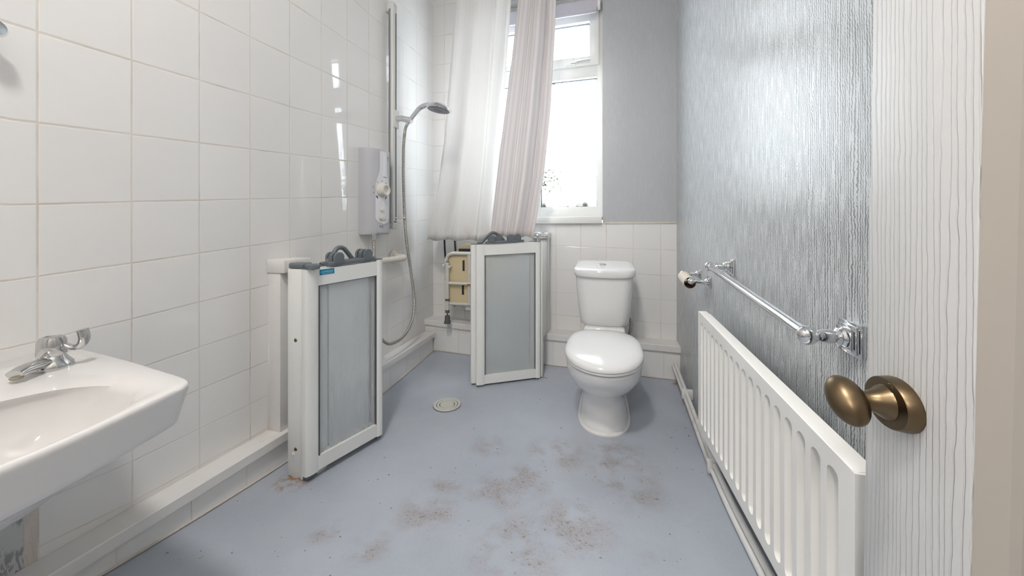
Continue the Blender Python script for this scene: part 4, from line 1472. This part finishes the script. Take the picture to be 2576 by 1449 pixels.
# front sheet with pressed vertical channels
n_ch = 18
pitch = (RY1 - 0.012 - RY0 - 0.030) / n_ch
cols_ = []
for i in range(n_ch):
    ya = RY0 + 0.030 + pitch * i
    cols_.append((ya, ya + pitch * 0.63))
def strip(ya, yb):
    b.add([(RX, ya, 0.0), (RX, yb, 0.0), (RX, yb, 1.0), (RX, ya, 1.0)], [[0, 1, 2, 3]])
last = RY0
for (ya, yb) in cols_:
    strip(last, ya)
    w = yb - ya
    zA, zB = 0.075, 0.925
    n = 8
    def outl(ins, dep):
        r_ = w / 2 - ins
        yc = (ya + yb) / 2
        zr = (r_) / Hr
        top_ = [(RX + dep, yc + r_ * math.cos(a), zB - ins / Hr - zr * .9 + zr * .9 * math.sin(a)) for a in np.linspace(0, math.pi, n + 1)]
        bot_ = [(RX + dep, yc + r_ * math.cos(a), zA + ins / Hr + zr * .9 + zr * .9 * math.sin(a)) for a in np.linspace(math.pi, 2 * math.pi, n + 1)]
        return top_ + bot_
    o0 = outl(0.0, 0.0)
    # plate around the pressed channel
    b.add([(RX, yb, 1.0), (RX, ya, 1.0)] + o0[:n + 1], [[0] + [2 + k for k in range(n + 1)] + [1]])
    b.add([(RX, ya, 0.0), (RX, yb, 0.0)] + o0[n + 1:], [[0] + [2 + k for k in range(n + 1)] + [1]])
    b.loft([o0, outl(0.0008, 0.008), outl(0.0018, 0.0145), outl(0.004, 0.0165)], False, True)
    last = yb
strip(last, RY1)
b.build('front_panel', M['rad'], radi, sharp=55)
b = MB(rxf)
def roll(z, s):
    pr = []
    for a in np.linspace(-math.pi / 2, math.pi / 2, 9):
        pr.append((RX + 0.014 - 0.014 * math.cos(a), z + s * (0.022 * (math.sin(a) + 1) / 2)))
    pr += [(RX + .024, z + s * 0.022), (RX + .024, z)]
    b.loft([[(x, y, zz) for (x, zz) in pr] for y in (RY0, RY1)])
roll(0.982, 1)
roll(0.018, -1)
for y in (RY0, RY1):
    b.box(RX - .0005, RX + .024, y - .004, y + .004, 0.0, 1.0)
b.build('edge_rim', M['rad'], radi, sharp=40)
b = MB(rxf)
b.box(RX + .028, RX + .033, RY0 + .01, RY1 - .01, 0.01, 0.99)
b.build('back_panel', M['rad'], radi)
for y in (0.72, 1.15):
    b = MB(rxf)
    b.box(RX + .031, ROOM_W - 0.0005, y - .015, y + .015, 0.25, 0.8, 0.001)
    b.build('wall_bracket', M['rad'], radi)

# heating pipes along the skirting
pw = [(1.507, 2.082, 0.112), (1.507, 1.98, 0.101), (1.506, 1.80, 0.080), (1.504, 1.62, 0.063), (1.500, 1.45, 0.054), (1.495, 1.30, 0.057), (1.49, 1.10, 0.070), (1.49, 0.85, 0.094), (1.49, 0.50, 0.13), (1.49, -0.3, 0.19)]
for k, (dx, dz, lab) in enumerate(((0.0, 0.0, 'upper white painted heating pipe along the foot of the right wall'), (-0.008, -0.018, 'lower white painted heating pipe along the foot of the right wall'))):
    b = MB()
    b.tube(crom([(x + dx, y, z + dz) for (x, y, z) in pw], 5), 0.0085, 12)
    tag(b.build('heating_pipe', M['pipe']), lab, 'pipe', 'heating pipes on the right wall')
for (x, y, z, lab) in ((1.505, 1.79, 0.070, 'white pipe clip near the toilet corner'), (1.492, 1.30, 0.048, 'white pipe clip below the far end of the radiator')):
    b = MB()
    b.box(x - 0.020, ROOM_W - 0.0005, y - 0.009, y + 0.009, z - 0.020, z + 0.024, 0.004)
    tag(b.build('pipe_clip', M['pipe']), lab, 'pipe clip', 'pipe clips')

# ------------------------------------------------------------------ chrome towel rail and toilet roll holder
def wall_plate(b, y, z, s=1.0):
    for (h, d0, d1) in ((0.030, 0.0, 0.006), (0.0245, 0.006, 0.010), (0.019, 0.010, 0.014)):
        b.box(ROOM_W - d1 * s, ROOM_W - d0 * s - 0.0005, y - h * s, y + h * s, z - h * s * .88, z + h * s * .88, 0.0012)
def post_profile(length, s=1.0):
    return [(0.0001, 0.012 * s), (0.0165 * s, 0.012 * s), (0.0165 * s, 0.017 * s), (0.0135 * s, 0.020 * s), (0.0145 * s, 0.023 * s), (0.0095 * s, 0.026 * s),
            (0.0115 * s, 0.036 * s), (0.0095 * s, 0.046 * s), (0.0068 * s, length - 0.010 * s), (0.0068 * s, length)]
t = thing('towel_rail', 'long chrome towel rail above the radiator', 'towel rail', (ROOM_W, 0.98, 0.68))
TR = ((0.690, 0.6575), (1.266, 0.7145))
BX = 1.472
for (y, z) in TR:
    b = MB()
    wall_plate(b, y, z)
    wp = b.build('wall_plate', M['chrome'], t)
    b = MB()
    b.lathe(post_profile(ROOM_W - BX), (ROOM_W, y, z), (-1, 0, 0), 26)
    s_ = -1 if y < 1 else 1
    b.lathe([(0.0155 * math.sin(a), -0.0155 * math.cos(a)) for a in np.linspace(0.05, math.pi - 0.05, 14)], (BX, y, z), (0, 1, 0), 26)
    b.build('post', M['chrome'], wp)
b = MB()
b.tube([(BX, TR[0][0], TR[0][1]), (BX, TR[1][0], TR[1][1])], 0.0098, 22)
b.build('bar', M['chrome'], t)

t = thing('toilet_roll_holder', 'small chrome toilet roll holder on the right wall near the toilet', 'toilet roll holder', (ROOM_W, 1.59, 0.64))
HX = 1.468
for (y, z) in ((1.512, 0.632), (1.664, 0.645)):
    b = MB()
    wall_plate(b, y, z, 0.78)
    wp = b.build('wall_plate', M['chrome'], t)
    b = MB()
    b.lathe(post_profile(ROOM_W - HX, 0.8), (ROOM_W, y, z), (-1, 0, 0), 22)
    b.lathe([(0.0125 * math.sin(a), -0.0125 * math.cos(a)) for a in np.linspace(0.05, math.pi - 0.05, 12)], (HX, y, z), (0, 1, 0), 22)
    b.build('post', M['chrome'], wp)
b = MB()
b.tube([(HX, 1.512, 0.632), (HX, 1.664, 0.645)], 0.006, 14)
b.build('spindle', M['chrome'], t)
b = MB()
ya, yb, za, zb_ = 1.527, 1.645, 0.623, 0.634
def tubewall(ro, ri):
    rings = []
    for (r_, f) in ((ro, 0), (ro, 1), (ri, 1), (ri, 0)):
        rings.append([(HX - .001 + r_ * math.cos(a), ya + (yb - ya) * f, za + (zb_ - za) * f + r_ * math.sin(a)) for a in (2 * math.pi * k / 28 for k in range(28))])
    return rings
rg = tubewall(0.0225, 0.0215)
b.loft(rg + [rg[0]], False, False)
core = b.build('toilet_roll_core', [M['card'], M['card_in']])
for p in core.data.polygons:
    c_ = p.center
    if math.hypot(c_.x - HX + .001, c_.z - (za + (zb_ - za) * (c_.y - ya) / (yb - ya))) < 0.0217:
        p.material_index = 1
tag(core, 'empty cream cardboard toilet roll tube on the chrome holder', 'cardboard tube')

# ------------------------------------------------------------------ floor drain
DC = (0.420, 1.532)
t = thing('floor_drain', 'round cream plastic floor drain set in the grey floor', 'drain', (DC[0], DC[1], floor_z(*DC)))
dzz = floor_z(*DC)
def annulus(r0, r1, h0, h1):
    b = MB()
    pr = [(r0, h0), (r0, h1 - .001), (r0 + .001, h1), (r1 - .001, h1), (r1, h1 - .001), (r1, h0)]
    rings = [[(DC[0] + r_ * math.cos(a), DC[1] + r_ * math.sin(a), dzz + h) for a in (2 * math.pi * k / 56 for k in range(56))] for (r_, h) in pr]
    b.loft(rings, False, False)
    return b
annulus(0.0505, 0.064, -0.004, 0.0050).build('outer_ring', M['drain'], t)
annulus(0.0365, 0.0478, -0.004, 0.0046).build('middle_ring', M['drain'], t)
b = MB()
b.lathe([(0.0001, -0.004), (0.0335, -0.004), (0.0335, 0.0036), (0.0325, 0.0046), (0.0001, 0.0046)], (DC[0], DC[1], dzz), (0, 0, 1), 48)
b.build('centre_cap', M['drain'], t)
b = MB()
b.lathe([(0.0001, 0.0), (0.0655, 0.0), (0.0655, 0.0012), (0.0001, 0.0014)], (DC[0], DC[1], dzz), (0, 0, 1), 48)
b.build('sump', M['slot'], t)

# ------------------------------------------------------------------ unseen ceiling lamp, added as fill for the room
t = thing('added_ceiling_light', 'added round opal fill light on the ceiling, out of view', 'light', (0.80, -0.15, CEIL_Z))
b = MB()
b.lathe([(0.0001, 0), (0.15, 0), (0.15, 0.02), (0.0001, 0.02)], (0.80, -0.15, CEIL_Z), (0, 0, -1), 32)
b.build('lamp_base', M['upvc'], t)
b = MB()
b.lathe([(0.0001, 0.02), (0.142, 0.02), (0.14, 0.05), (0.11, 0.085), (0.05, 0.10), (0.0001, 0.102)], (0.80, -0.15, CEIL_Z), (0, 0, -1), 32)
b.build('fill_lamp_shade', M['lamp'], t)
